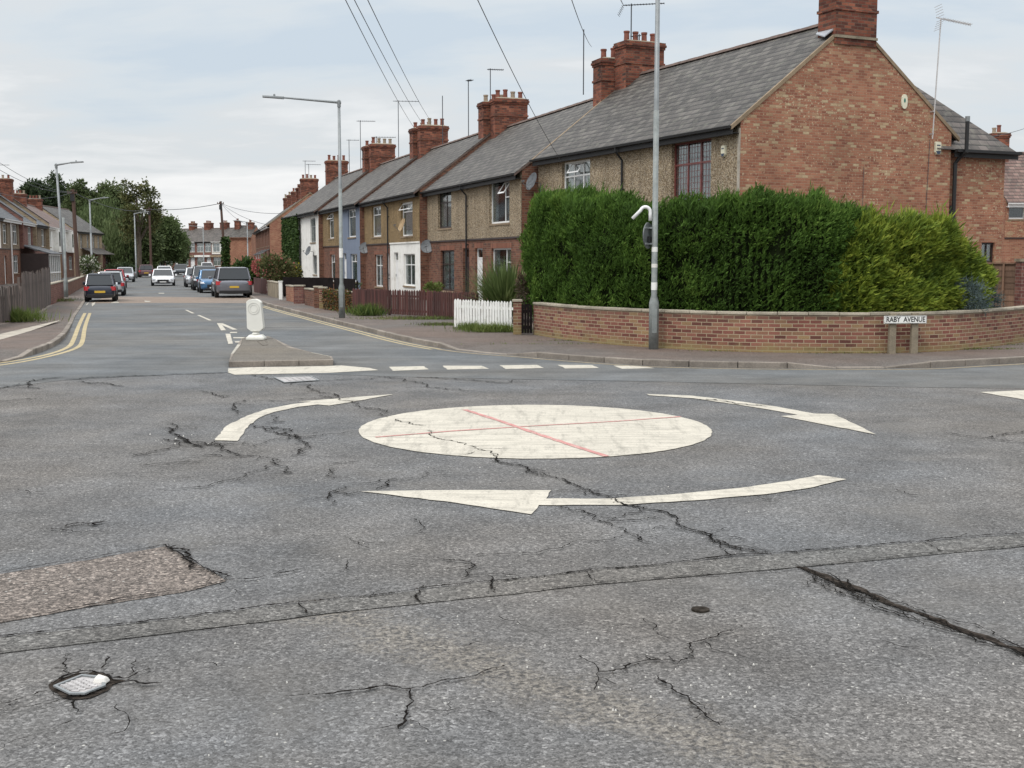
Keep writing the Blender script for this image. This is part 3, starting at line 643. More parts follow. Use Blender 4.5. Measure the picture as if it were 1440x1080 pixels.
cr([(615, 786), (650, 791), (668, 798), (655, 804), (650, 815)], .013, .6, .008); cr([(650, 812), (690, 810), (730, 812)], .009, .3); cr([(720, 781), (760, 779), (800, 768), (815, 762)], .010, .3); cr([(668, 784), (720, 781)], .005, .1); cr([(815, 762), (850, 762), (880, 755)], .005, .2)
cr([(232, 603), (240, 610), (252, 616), (266, 624), (285, 630)], .045, .9, .05); cr([(232, 618), (260, 622), (290, 627), (315, 628)], .03, .9, .04, .3); cr([(240, 596), (238, 606)], .02, .7); cr([(185, 643), (210, 637), (240, 631), (280, 627), (330, 625)], .016, .4)
cr([(195, 656), (240, 653), (290, 650)], .010, .3); cr([(265, 643), (300, 641), (315, 644), (350, 643)], .016, .3); cr([(300, 621), (310, 628), (325, 638), (345, 642), (375, 645)], .025, .5, .02); cr([(375, 645), (390, 652), (378, 660), (360, 664), (330, 675), (290, 686), (215, 692)], .010, .3)
cr([(355, 597), (375, 607), (395, 612), (420, 620), (432, 628), (420, 636), (410, 643)], .035, .9, .04); cr([(350, 600), (375, 605), (398, 602)], .02, .7, .03); cr([(380, 585), (400, 595), (372, 598)], .012, .8); cr([(365, 601), (395, 612), (415, 620)], .03, 1.0, .05, .35); cr([(340, 632), (375, 622), (405, 617), (450, 614), (500, 607)], .007, .3); cr([(385, 647), (392, 656), (400, 665), (412, 667)], .014, .7); cr([(385, 662), (410, 667)], .01, .3)
cr([(345, 563), (332, 573), (342, 580)], .014, .4); cr([(282, 551), (300, 556), (325, 559)], .014, .5); cr([(358, 566), (420, 562), (460, 561)], .006, .2); cr([(450, 557), (478, 561), (505, 572), (545, 588)], .012, .3); cr([(408, 540), (440, 550), (472, 560)], .012, .5)
cr([(449, 536), (490, 534.5), (530, 533)], .012, .2); cr([(530, 530), (570, 534), (600, 545), (660, 551)], .010, .4); cr([(585, 531), (640, 534), (700, 539), (740, 539)], .008, .2); cr([(352, 528), (372, 531), (386, 535)], .012, .1)
cr([(-40, 553), (0, 547), (40, 541), (60, 534), (90, 531)], .03, .7, .04); cr([(90, 535), (170, 530), (250, 527), (322, 524)], .018, .4); cr([(60, 548), (40, 541)], .012, .5); cr([(-10, 566), (60, 562)], .008, .2); cr([(110, 537), (150, 540), (180, 545)], .02, .9)
cr([(1325, 609), (1345, 612), (1385, 617), (1410, 612), (1440, 608), (1500, 606)], .025, .5, .02); cr([(1390, 618), (1440, 625), (1500, 628)], .008, .3); cr([(968, 562), (1000, 563), (1035, 569), (1080, 573)], .02, .4)
cr([(0, 808), (120, 789), (232, 769), (275, 792), (318, 818)], .020, .3, .012, .05); cr([(318, 818), (270, 831), (130, 853), (0, 877), (-40, 884)], .013, .4, .01, .06); cr([(318, 818), (355, 817), (395, 809), (425, 803)], .011, .3); cr([(236, 768), (262, 780), (300, 806), (318, 818)], .03, .9, .03, .25)
cr([(90, 744), (110, 738), (130, 742), (155, 735)], .03, 1.0, .05, .3); cr([(60, 746), (90, 748), (120, 752)], .02, .9, .03); cr([(95, 732), (110, 730)], .01, .7)
cr([(68, 975), (40, 983), (0, 995), (-40, 1003)], .013, .4, .01); cr([(96, 955), (93, 940), (92, 925)], .012, .6); cr([(142, 945), (150, 932), (152, 927)], .012, .5); cr([(150, 958), (180, 958), (200, 948), (212, 945)], .022, .9, .02); cr([(152, 962), (190, 962), (228, 965)], .014, .6); patch('road_pothole', [(70, 971), (80, 957), (95, 953), (110, 947), (121, 950), (133, 945), (150, 950), (160, 957), (178, 958), (158, 964), (153, 972), (128, 983), (105, 985.5), (88, 983)], 'seam_fill', .0062, .05); cr([(74, 966), (88, 955), (115, 948), (145, 951), (158, 958)], .016, .8, .02, .2)
cr([(95, 980), (103, 995), (108, 1010)], .010, .6); cr([(75, 978), (98, 987), (140, 977), (165, 963)], .010, .6, .02, .2); cr([(95, 988), (120, 990), (130, 984)], .008, .4); cr([(165, 995), (180, 1010), (178, 1030), (150, 1040)], .007, .5); cr([(0, 1060), (60, 1035), (110, 1015)], .004, .2); cr([(430, 982), (400, 984)], .006, .2)
for (xa, ya, xb, yb) in ((700, 870, 740, 878), (1240, 905, 1290, 915), (1060, 700, 1100, 704), (1260, 690, 1300, 700), (600, 600, 560, 590), (20, 690, 70, 694), (290, 935, 320, 941), (1100, 1000, 1130, 1015), (640, 912, 680, 905)):
    cr([(xa, ya), ((xa + xb) / 2, (ya + yb) / 2 + 3), (xb, yb)], .006, .5)
o = CK.build('road_cracks', 'crack_dark', fix=False); o['kind'] = 'structure'
o = CR_.build('road_crack_crumbling', ['crack_rim', 'crack_dark'], fix=False); o['kind'] = 'structure'
cr([(160, 452.5), (185, 451.5), (210, 451), (238, 450.4)], .02, .2); cr([(160, 445), (166, 452), (172, 462), (172, 474), (166, 486)], .008, .1); cr([(235, 497), (250, 493), (262, 490), (250, 500)], .02, .9); cr([(225, 503), (240, 500), (262, 503)], .016, .8); cr([(255, 475), (262, 480)], .012, .3)
# loose chippings
b = MB()
for k in range(100):
    if k < 12: p = G(random.gauss(255, 25), random.gauss(618, 8))
    elif k < 34: p = G(random.gauss(940, 70), random.gauss(975, 28))
    else: p = G(random.uniform(0, 1440), random.uniform(600, 1075))
    r = random.uniform(.002, .006) * (2.2 if k < 5 else 1); a = random.random() * 3
    q = [(p[0] + r * math.cos(a + t) * random.uniform(.7, 1.3), p[1] + r * math.sin(a + t) * random.uniform(.7, 1.3)) for t in (0, 1.57, 3.14, 4.71)]
    b.hexa([V3(x, .001) for x in q] + [V3((x[0] * .6 + p[0] * .4, x[1] * .6 + p[1] * .4), .004 + r) for x in q])
o = b.build('loose_chippings', 'stone_white'); o['kind'] = 'stuff'; o['label'] = 'pale chippings scattered over the cracked road'; 

# ================================================================== HOUSES
def face_t(A, d, px, py):            # photo point on the vertical plane through A along d -> (along, height)
    r = ray(px, py); bk = Vector((-d.y, d.x)); t = (A.x * bk.x + A.y * bk.y) / (r[0] * bk.x + r[1] * bk.y)
    P = Vector((r[0] * t, r[1] * t)); return (P - A).dot(d), H + r[2] * t
def line_px(A, d, px):               # where the vertical through px meets the line, metres along
    r = ray(px, 365); bk = Vector((-d.y, d.x)); t = (A.x * bk.x + A.y * bk.y) / (r[0] * bk.x + r[1] * bk.y)
    return (Vector((r[0] * t, r[1] * t)) - A).dot(d)

CURT_Y = .048
def window(root, x0, x1, z0, z1, style='two', mat='upvc_white', sill='verge_stone', curtain=True, y=.09, ajar=False, name='window', lead=False):
    b = MB(); fw = .055; yb, yf = y + .05, y
    b.box(x0, x0 + fw, yf, yb, z0, z1).box(x1 - fw, x1, yf, yb, z0, z1).box(x0 + fw, x1 - fw, yf, yb, z0, z0 + fw + .02).box(x0 + fw, x1 - fw, yf, yb, z1 - fw, z1)
    W, Ht = x1 - x0, z1 - z0; xs = {'one': [], 'two': [.5], 'three': [.35, .68], 'side': [.68], 'sash': [.5], 'toponly': [.5]}[style]
    zt = z0 + Ht * {'one': .7, 'two': .66, 'three': .66, 'side': .6, 'sash': .5, 'toponly': .72}[style]
    for f in xs: b.box(x0 + W * f - .025, x0 + W * f + .025, yf + .004, yb - .004, (zt if style == 'toponly' else z0 + fw + .02), z1 - fw)
    if style != 'side': b.box(x0 + fw, x1 - fw, yf + .002, yb - .002, zt - .025, zt + .025)
    else: b.box(x0 + W * .68 + .025, x1 - fw, yf + .002, yb - .002, zt - .025, zt + .025)
    if lead:
        k = max(3, int(W / .14))
        for i in range(1, k): b.box(x0 + W * i / k - .005, x0 + W * i / k + .005, yf + .02, yf + .028, z0 + fw, z1 - fw)
        k = max(3, int(Ht / .16))
        for i in range(1, k): b.box(x0 + fw, x1 - fw, yf + .018, yf + .026, z0 + Ht * i / k - .005, z0 + Ht * i / k + .005)
    o = b.build(name, mat, root)
    p = MB(); p.box(x0 + fw * .5, x1 - fw * .5, y + .022, y + .032, z0 + fw * .5, z1 - fw * .5).build('pane', 'glass_pane', o)
    if sill: s_ = MB(); s_.box(x0 - .05, x1 + .05, -.05, y - .002, z0 - .075, z0 - .002).build('sill', sill, o)
    if curtain:
        c = MB(); n = 14; 
        def cur(a, e):
            for i in range(n):
                u, v_ = a + (e - a) * i / n, a + (e - a) * (i + 1) / n
                c.poly([(u, y + CURT_Y + .02 * (i % 2), z0 + .03), (v_, y + CURT_Y + .02 * ((i + 1) % 2), z0 + .03), (v_, y + CURT_Y + .02 * ((i + 1) % 2), z1 - .03), (u, y + CURT_Y + .02 * (i % 2), z1 - .03)])
        if curtain == 'sides': cur(x0 + .05, x0 + W * .27); c.build('curtain', 'net_curtain', o, fix=False); c = MB(); cur(x1 - W * .27, x1 - .05)
        else: cur(x0 + .05, x1 - .05)
        c.build('curtain', 'net_curtain', o, fix=False)
    if ajar:
        xa, xb = (x0 + W * .30, x0 + W * .70) if style == 'three' else ((x0 + W * .70, x1 - .03) if style == 'side' else (x0 + .05, x1 - .05))
        zb = zt + .03; s_ = MB(); hgt = z1 - .07 - zb; dy = -hgt * .55; dz = hgt * .16
        def Pq(x, f, t): return (x, y - .01 + dy * (1 - f) - t, zb + dz + (hgt - dz) * f)
        for (xa_, xb_, fa, fb) in ((xa, xa + .045, 0, 1), (xb - .045, xb, 0, 1), (xa + .045, xb - .045, 0, .13), (xa + .045, xb - .045, .87, 1)):
            s_.hexa([Pq(xa_, fa, .03), Pq(xb_, fa, .03), Pq(xb_, fa, 0), Pq(xa_, fa, 0), Pq(xa_, fb, .03), Pq(xb_, fb, .03), Pq(xb_, fb, 0), Pq(xa_, fb, 0)])
        s_.build('open_sash', mat, o)
    return o
def door(root, x0, x1, z1, mat='upvc_white', z0=.14, light=True, y=.10):
    b = MB(); f = .05; zt = z1 - .42
    b.box(x0, x0 + f, y, y + .06, z0, z1).box(x1 - f, x1, y, y + .06, z0, z1).box(x0 + f, x1 - f, y, y + .06, z1 - f, z1).box(x0 + f, x1 - f, y + .001, y + .059, zt, zt + .05)
    b.box(x0 + f, x1 - f, y + .02, y + .05, z0, zt)
    W = x1 - x0 - 2 * f
    for (u0, u1, v0, v1) in ((.12, .44, .08, .42), (.56, .88, .08, .42), (.12, .44, .5, .92), (.56, .88, .5, .92)):
        b.box(x0 + f + W * u0, x0 + f + W * u1, y + .008, y + .02, z0 + (zt - z0) * v0, z0 + (zt - z0) * v1)
    o = b.build('door', mat, root)
    MB().box(x0 + f, x1 - f, y + .03, y + .036, zt + .05, z1 - f).build('pane', 'glass_pane', o)
    MB().box(x0 + f + .06, x0 + f + .09, y - .03, y + .02, z0 + 1.0, z0 + 1.13).build('handle', 'alloy_rim', o)
    MB().box(x0 - .05, x1 + .05, -.22, y, .10, z0).build('doorstep', 'concrete_post', o)
    return o

def chimney(root, cx, cy, sx, sy, zb, zt, pots=4, mat='brick_chimney', axis='y', potm='clay_pot'):
    b = MB(); hx, hy = sx / 2, sy / 2
    b.box(cx - hx, cx + hx, cy - hy, cy + hy, zb, zt)
    for z0, z1, e in ((zt - .82, zt - .74, .035), (zt - .25, zt - .165, .035), (zt - .165, zt - .08, .07), (zt - .08, zt + .002, .045)):
        b.box(cx - hx - e, cx + hx + e, cy - hy - e, cy + hy + e, z0, z1)
    o = b.build('chimney', mat, root)
    MB().hexa([(cx - hx, cy - hy, zt + .003), (cx + hx, cy - hy, zt + .003), (cx + hx, cy + hy, zt + .003), (cx - hx, cy + hy, zt + .003), (cx - hx * .6, cy - hy * .75, zt + .07), (cx + hx * .6, cy - hy * .75, zt + .07), (cx + hx * .6, cy + hy * .75, zt + .07), (cx - hx * .6, cy + hy * .75, zt + .07)]).build('flaunching', 'concrete_post', o)
    for i in range(pots):
        f = (i + .5) / pots - .5; hh = random.choice((.34, .38, .42, .36)); px_, py_ = (cx, cy + f * sy * .92) if axis == 'y' else (cx + f * sx * .92, cy)
        r = .105; MB().lathe([(r * 1.1, 0), (r * 1.05, .05), (r, .06), (r * .92, hh - .08), (r * 1.12, hh - .06), (r * 1.12, hh), (r * .8, hh), (r * .8, hh - .1)], (px_, py_, zt + .03), 12).build('chimney_pot', potm if random.random() < .75 else 'clay_pot_buff', o, smooth=False)
    return o

VERGE_STOP = [0]
def house(name, label, A, d, L, depth=7.54, eave=5.3, ridge=8.15, lower='brick_terrace', upper='pebbledash', side='brick_terrace', roof='slate_roof', band=2.83, wins=(), doors=(), sides='', chims=(), pipe=None, fascia='black_plastic', ov=.28, base=.10, verge='', group=None, roofov=(0, 0), tint=None, cat='house'):
    rz = math.atan2(d.y, d.x); root = thing(name, label, cat, (A.x, A.y, 0), rz, group or ('brick houses lining the street' if 'house' in cat and 'terrace' in name else None))
    ops = [(w_[0], w_[1], w_[2], w_[3]) for w_ in wins] + [(q[0], q[1], .14, q[2]) for q in doors]
    b = MB(); xs = sorted({0, L} | {o[0] for o in ops} | {o[1] for o in ops}); zs = sorted({base, band, eave} | {o[2] for o in ops} | {o[3] for o in ops})
    for xa, xb in zip(xs[:-1], xs[1:]):
        for za, zb in zip(zs[:-1], zs[1:]):
            mx_, mz = (xa + xb) / 2, (za + zb) / 2
            if any(o[0] < mx_ < o[1] and o[2] < mz < o[3] for o in ops): continue
            yy = 0 if mz < band else (-.018 if upper != lower else 0)
            b.poly([(xa, yy, za), (xb, yy, za), (xb, yy, zb), (xa, yy, zb)], 0 if mz < band else 1)
    for (x0, x1, z0, z1) in ops:
        mm = 0 if (z0 + z1) / 2 < band else 1; r_ = .16; f_ = -.018 if mm and upper != lower else 0
        b.poly([(x0, f_, z0), (x0, r_, z0), (x0, r_, z1), (x0, f_, z1)], mm); b.poly([(x1, r_, z0), (x1, f_, z0), (x1, f_, z1), (x1, r_, z1)], mm)
        b.poly([(x0, f_, z1), (x0, r_, z1), (x1, r_, z1), (x1, f_, z1)], mm); b.poly([(x0, r_, z0), (x0, f_, z0), (x1, f_, z0), (x1, r_, z0)], mm)
    gab = [(0, base), (depth, base), (depth, eave), (depth / 2, ridge - .10), (0, eave)]
    for s_, x in (('L', 0), ('R', L)):
        if s_ in sides:
            gb = MB(); gb.poly([(x, y, z) for y, z in (gab if s_ == 'R' else gab[::-1])]); gb.build('gable_wall', side, root, fix=False)
    rb = MB(); rb.poly([(L, depth, base), (0, depth, base), (0, depth, eave), (L, depth, eave)]); rb.build('rear_wall', side, root, fix=False)
    b.build('front_wall', [lower, upper], root, fix=False)
    if band < eave - .3 and upper != lower: MB().box(0, L, -.045, -.001 - .018, band - .045, band + .025).build('string_course', 'frame_dark' if 'brick' in lower else lower, root)
    # lintels over the ground-floor openings
    lb = MB()
    for (x0, x1, z0, z1) in ops:
        if z1 < band - .1 and 'brick' in lower: MB().box(x0 - .1, x1 + .1, -.006, .05, z1, z1 + .2).build('lintel', 'brick_lintel', root)
    r0, r1 = roofov; sl_ = (ridge - eave) / (depth / 2); th_ = .09; b = MB()
    ze = eave + .06 - ov * sl_
    for sgn in (0, 1):
        ya, yr = (-ov, depth / 2) if not sgn else (depth + ov, depth / 2)
        p = [(-r0, ya, ze), (L + r1, ya, ze), (L + r1, yr, ridge + .06), (-r0, yr, ridge + .06)]
        b.hexa([(x, y, z - th_) for x, y, z in p] + p)
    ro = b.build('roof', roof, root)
    t = MB(); k = int((L + r0 + r1) / .45); s0 = (L + r0 + r1) / k
    for i in range(k): t.prism([(depth / 2 - .14, ridge + .02), (depth / 2 + .14, ridge + .02), (depth / 2 + .06, ridge + .115 + (i % 2) * .006), (depth / 2 - .06, ridge + .115 + (i % 2) * .006)], -r0 + i * s0 + .005, -r0 + (i + 1) * s0 - .005, 'x')
    t.build('ridge_tiles', 'ridge_clay', ro)
    for s_, x0, x1 in (('L', -r0 - .03, -r0 + .09), ('R', L + r1 - .05, L + r1 + .03)):
        if s_ in verge or s_.lower() in verge:
            v_ = MB(); e = .035
            for sgn in (0, 1):
                ya, yr = (-ov - .02, depth / 2 - .002 - VERGE_STOP[0]) if not sgn else (depth + ov + .02, depth / 2 + .002 + VERGE_STOP[0]); zy = ridge - .06 - VERGE_STOP[0] * sl_
                q = [(x0, ya, ze - .12), (x1, ya, ze - .12), (x1, yr, zy), (x0, yr, zy)]
                v_.hexa(q + [(x, y, z + (.12 if s_ in verge else .075)) for x, y, z in q])
            v_.build('verge', 'verge_stone' if s_ in verge else 'ridge_clay', ro)
    g = MB(); gy = -ov - .06
    g.prism([(gy - .06, ze - .02), (gy - .045, ze - .09), (gy + .03, ze - .09), (gy + .05, ze - .02)], -r0, L + r1, 'x')
    g.build('gutter', fascia, root)
    MB().box(-r0 + .005, L + r1 - .005, -ov + .012, -ov + .035, ze - .24, ze - .095).build('fascia', fascia, root)
    MB().box(-r0 + .01, L + r1 - .01, -ov + .037, -.02, ze - .21, ze - .195).build('soffit', fascia, root)
    if pipe is not None:
        pp = MB(); pp.tube([(pipe, gy, ze - .1), (pipe, gy, ze - .22), (pipe, -.1, ze - .48), (pipe, -.1, base)], .038, 8)
        for z in (1.0, 2.6, 4.2): pp.box(pipe - .06, pipe + .06, -.13, -.001, z, z + .04)
        pp.build('downpipe', 'black_plastic', root)
    for w_ in wins:
        kw = dict(w_[4]) if len(w_) > 4 else {}; window(root, w_[0], w_[1], w_[2], w_[3], **kw)
    for q in doors: door(root, q[0], q[1], q[2], **(q[3] if len(q) > 3 else {}))
    for c in chims: chimney(root, *c[:7], **(c[7] if len(c) > 7 else {}))
    return root

def dish(root, P, yaw, r=.33, mat='dish_grey', tilt=.35, armlen=.35):
    """satellite dish on a wall bracket, world coordinates"""
    b = MB(); n = 16; Rm = Matrix.Rotation(yaw, 3, 'Z') @ Matrix.Rotation(-tilt, 3, 'X'); P = Vector(P)
    rings = [(0, .0), (.4, .012), (.75, .045), (1.0, .085)]; base = []
    for rr, yy in rings[1:]:
        base.append([P + Rm @ Vector((math.cos(2 * math.pi * k / n) * rr * r, -yy * r * 2, math.sin(2 * math.pi * k / n) * rr * r)) for k in range(n)])
    c = P
    for k in range(n):
        k2 = (k + 1) % n; b.poly([c, base[0][k], base[0][k2]])
        for a in range(2): b.poly([base[a][k], base[a + 1][k], base[a + 1][k2], base[a][k2]])
    o = b.build('satellite_dish', mat, root, world=True)
    sm = o.modifiers.new('thick', 'SOLIDIFY'); sm.thickness = .012
    a = MB(); tip = P + Rm @ Vector((0, -r * 1.25, -r * .45)); a.tube([P + Rm @ Vector((0, -.02, -r)), tip], .012, 6); a.bar(tip, tip + Rm @ Vector((0, .09, .06)), .05, .05)
    bk = P + Rm @ Vector((0, armlen, 0)); bk.z = P.z - .05; a.tube([P, bk, bk - Vector((0, 0, .3))], .018, 6); a.build('arm', 'dish_grey', o, world=False).matrix_parent_inverse = ROOTM[root].inverted()
    bpy.data.objects[o.name].children[0].matrix_parent_inverse = Matrix.Identity(4)
    return o
def aerial(root, base, h, yaw=0.3, boom=.9, n=9, el=.16, mesh=False, plain_=False, mat='wire_black', tilt=0.0, lean=0.0):
    b = MB(); base = Vector(base); top = base + Vector((lean, 0, h)); b.tube([base, top], .022, 6)
    dirv = Vector((math.cos(yaw), math.sin(yaw), tilt)); sd = Vector((-math.sin(yaw), math.cos(yaw), 0))
    if not plain_:
        s0 = top - dirv * boom * .2 + Vector((0, 0, -.05)); s1 = s0 + dirv * boom; b.bar(s0, s1, .03, .03)
        for i in range(n):
            p = s0.lerp(s1, (i + 1) / n); b.bar(p - sd * el, p + sd * el, .016, .016); b.bar(p - Vector((0, 0, el * .35)), p + Vector((0, 0, el * .35)), .01, .01)
        if mesh:
            for k in range(6):
                for sg in (-1, 1):
                    q = s0 - dirv * (.02 + .03 * k) + Vector((0, 0, sg * (.05 + .06 * k))); b.bar(q - sd * .26, q + sd * .26, .011, .011)
                    if k == 0: b.bar(s0, s0 - dirv * .17 + Vector((0, 0, sg * .35)), .012, .012)
    return b.build('aerial', mat, root, world=True)
def box_alarm(root, P, d, w_=.19, h=.30, m1='alarm_cream', m2='alarm_blue'):
    """alarm bell box on a wall: P centre on wall, d = direction along wall"""
    P = Vector(P); t = Vector((d.x, d.y, 0)); nrm_ = Vector((d.y, -d.x, 0)); b = MB()
    def q(u, v_, k): return P + t * u + Vector((0, 0, v_)) + nrm_ * k
    ou = [(-.5, .5), (-.3, .56), (.3, .56), (.5, .5), (.5, -.3), (.25, -.5), (-.25, -.5), (-.5, -.3)]
    A_ = [q(u * w_, v_ * h, .002) for u, v_ in ou]; B_ = [q(u * w_ * .92, v_ * h * .94, .07) for u, v_ in ou]
    b.poly(B_); [b.poly([A_[i], A_[(i + 1) % 8], B_[(i + 1) % 8], B_[i]]) for i in range(8)]
    o = b.build('alarm_box', m1, root, world=True)
    c = MB(); c.poly([q(u * w_ * .9, v_ * h * .92, .073) for u, v_ in ((.5, -.22), (.25, -.5), (-.25, -.5), (-.5, -.22))]); MB_ = MB(); MB_.poly([q(u * w_ * .3, v_ * h, .073) for u, v_ in ((-1, .2), (1, .2), (1, .3), (-1, .3))]); MB_.build('slot', m2, o)
    c.build('badge', m2, o, world=False); return o

BK = lambda d: Vector((-d.y, d.x))
# ---- chain of pairs along the right of the street (far end = local x 0, near end = local x L)
d2 = -dirpx(134); R2 = G(734, 237, 5.3); W_ = 7.54
def chain(Rpt, d, pxL):                       # near corner, direction -> length to the far corner at pxL
    return -line_px(Rpt, d, pxL)
def win_px(A, d, x0, y0, x1, y1, **kw):        # photo rectangle on a facade -> local rectangle
    a, _ = face_t(A, d, x0, y0); c, _ = face_t(A, d, x1, y0); m_ = (x0 + x1) / 2
    _, zt = face_t(A, d, m_, y0); _, zb = face_t(A, d, m_, y1); return (round(a, 3), round(c, 3), round(zb, 3), round(zt, 3), kw)
def door_px(A, d, x0, x1, y0, **kw):
    a, _ = face_t(A, d, x0, y0); c, _ = face_t(A, d, x1, y0); _, zt = face_t(A, d, (x0 + x1) / 2, y0); return (a, c, zt, kw)
def relwin(l, off): return [(w_[0] - off, w_[1] - off) + tuple(w_[2:]) for w_ in l]

# corner pair
dC = -dirpx(-64); RC = G(1041.5, 172, 5.7)
b2k = line_px(R2, BK(d2), 757.5); LCpt = R2 + BK(d2) * b2k           # where the flank of pair 2 runs into it
LC = -line_px(RC, dC, 757.5); AC = RC - dC * LC
split = face_t(AC, dC, 881, 230)[0]
wA = [win_px(AC, dC, 791, 226, 830.5, 287, style='three', ajar=True, curtain='sides')]
hA = house('terraced_house', 'pebbledashed left half of the big corner pair, white three-light upper window, behind the hedge', AC, dC, split, W_, 5.78, 8.74, upper='pebbledash', lower='brick_terrace',
    wins=wA + [(1.2, 2.9, 1.0, 2.5, dict(style='three'))], doors=[(4.3, 5.2, 2.4)], sides='L', chims=[(.55, W_ / 2 + .1, .80, 1.62, 8.0, 9.95, 4)], pipe=split - .12, verge='L')
VERGE_STOP[0] = .70
ws = win_px(AC, dC, 945.5, 198, 1001, 290, style='three', mat='frame_brown', lead=True)
LB = LC - split; BB = AC + dC * split
hB = house('end_of_terrace_house', 'large corner house with brown leaded upper window and broad mottled brick gable', BB, dC, LB, W_, 5.78, 8.74, upper='pebbledash', side='brick_gable',
    wins=relwin([ws], split) + [(1.8, 3.5, 1.0, 2.5, dict(style='three', mat='frame_brown'))], doors=[(.3, 1.2, 2.4, dict(mat='frame_brown'))], sides='R', chims=[], verge='R')
VERGE_STOP[0] = 0
chimney(hB, LB - .33, W_ / 2 + .05, .76, 1.46, 8.0, 9.75, 4)
MB().box(LB - .64, LB + .09, W_ / 2 - .70, W_ / 2 + .80, 8.18, 8.25).build('lead_apron', 'concrete_post', hB)
MB().hexa([(LB - .75, W_ / 2 - .72, 8.37), (LB - .05, W_ / 2 - .98, 8.17), (LB - .05, W_ / 2 - .62, 8.42), (LB - .75, W_ / 2 - .60, 8.46), (LB - .75, W_ / 2 - .72, 8.40), (LB - .05, W_ / 2 - .98, 8.20), (LB - .05, W_ / 2 - .62, 8.47), (LB - .75, W_ / 2 - .60, 8.50)]).build('flashing', 'lead_flashing', hB)
bC = BK(dC)
def gab(px, py): t_, z_ = face_t(RC, bC, px, py); p = RC + bC * t_; return Vector((p.x, p.y, z_)), t_
MBq = MB(); MBq.box(LB - .085, LB + .012, -.03, .0 - .001, .1, 5.55); MBq.build('corner_pier', 'concrete_pale', hB)
P_, _ = face_t(AC, dC, 1020, 213), 0; tA, zA = P_; pw = AC + dC * tA - BK(dC) * .02; box_alarm(hB, (pw.x, pw.y, zA), dC)
P_, _ = gab(1317.5, 209); box_alarm(hB, P_, bC, .22, .36)
P_, _ = gab(1271, 143); b = MB(); nv = Vector((dC.x, dC.y, 0)); tv = Vector((bC.x, bC.y, 0)); ov_ = []
for k in range(12): a = 2 * math.pi * k / 12; ov_.append(P_ + tv * math.cos(a) * .11 + Vector((0, 0, math.copysign(abs(math.sin(a)) ** .7, math.sin(a)) * .21)))
b.poly([p + nv * .04 for p in ov_]); [b.poly([ov_[i], ov_[(i + 1) % 12], ov_[(i + 1) % 12] + nv * .04, ov_[i] + nv * .04]) for i in range(12)]
o = b.build('siren_box', 'alarm_cream', hB, world=True)
c = MB(); c.poly([P_ + nv * .043 + tv * (p - P_).dot(tv) * .3 + Vector((0, 0, (p - P_).z * .3 + .03)) for p in ov_]); c.build('badge', 'alarm_green', o)
# big aerial on the gable
Pb, _ = gab(1307, 196); Pt, _ = gab(1319, 27); nb = nv * .12
b = MB(); b.tube([Pb + nb, Pt + nb], .02, 8)
for z_ in (.15, .8): b.bar(Pb + Vector((0, 0, z_)), Pb + nb * 1.2 + Vector((0, 0, z_)), .04, .04)
tp = Pt + nb; e_ = Pt + tv * .85 + nv * .3 + Vector((0, 0, -.16)) + nb; bd = (e_ - tp).normalized(); b.bar(tp - bd * .15, e_, .025, .025); sd = bd.cross(Vector((0, 0, 1))).normalized(); upv = Vector((0, 0, 1))
for i in range(12): p = tp.lerp(e_, (i + 1) / 12); b.bar(p - upv * .05, p + upv * .05, .012, .012); b.bar(p - sd * .12, p + sd * .12, .012, .012)
for k in range(5):
    for sg in (-1, 1): q = tp - bd * (.02 + .02 * k) + upv * sg * (.06 + .07 * k); b.bar(q - sd * .24, q + sd * .24, .010, .010)
b.build('aerial', 'steel_pale', hB, world=True)
wv = MB(); a_, b_ = gab(1307, 196)[0], gab(1301, 300)[0]; wv.tube([a_ + nv * .02, b_ + nv * .02], .008, 5); wv.build('cable', 'wire_black', hB, world=True); wv = MB(); wv.tube([gab(1214, 235)[0] + nv * .02, gab(1211, 320)[0] + nv * .02], .006, 5); wv.build('cable', 'wire_black', hB, world=True)
# rear wing
t0 = W_; t1 = gab(1419, 214)[1]; zw = gab(1380, 213)[1] and face_t(RC, bC, 1380, 212)[1]
wgx = LB - .14; b = MB(); wz = zw - .05
wa, wb = gab(1385.5, 343)[1], gab(1404, 343)[1]; wzt, wzb = gab(1394, 341)[0].z, gab(1394, 369)[0].z
ys = sorted([t0, wa, wb, t1]); zs = sorted([.1, wzb, wzt, wz])
for ya, yb in zip(ys[:-1], ys[1:]):
    for za, zb in zip(zs[:-1], zs[1:]):
        if abs(ya - wa) < 1e-6 and abs(za - wzb) < 1e-6: continue
        b.poly([(wgx, ya, za), (wgx, yb, za), (wgx, yb, zb), (wgx, ya, zb)])
b.poly([(wgx, t1, .1), (wgx - 4.2, t1, .1), (wgx - 4.2, t1, wz), (wgx, t1, wz)]); b.poly([(wgx - 4.2, t1, .1), (wgx - 4.2, t0, .1), (wgx - 4.2, t0, wz), (wgx - 4.2, t1, wz)])
for (p, q) in ((wa, wa), (wb, wb)): b.poly([(wgx, p, wzb), (wgx - .12, p, wzb), (wgx - .12, p, wzt), (wgx, p, wzt)])
b.build('rear_wing_wall', 'brick_gable', hB)
f = MB(); f.box(wgx - .12, wgx - .07, wa, wb, wzt - .06, wzt).box(wgx - .12, wgx - .07, wa, wb, wzb, wzb + .06).box(wgx - .12, wgx - .07, wa, wa + .05, wzb, wzt).box(wgx - .12, wgx - .07, wb - .05, wb, wzb, wzt).box(wgx - .12, wgx - .07, (wa + wb) / 2 - .02, (wa + wb) / 2 + .02, wzb, wzt)
fo = f.build('window', 'frame_dark', hB); MB().box(wgx - .10, wgx - .09, wa, wb, wzb, wzt).build('pane', 'glass_pane', fo)
MB().box(wgx - .13, wgx + .04, wa - .05, wb + .05, wzb - .08, wzb - .002).build('sill', 'verge_stone', fo)
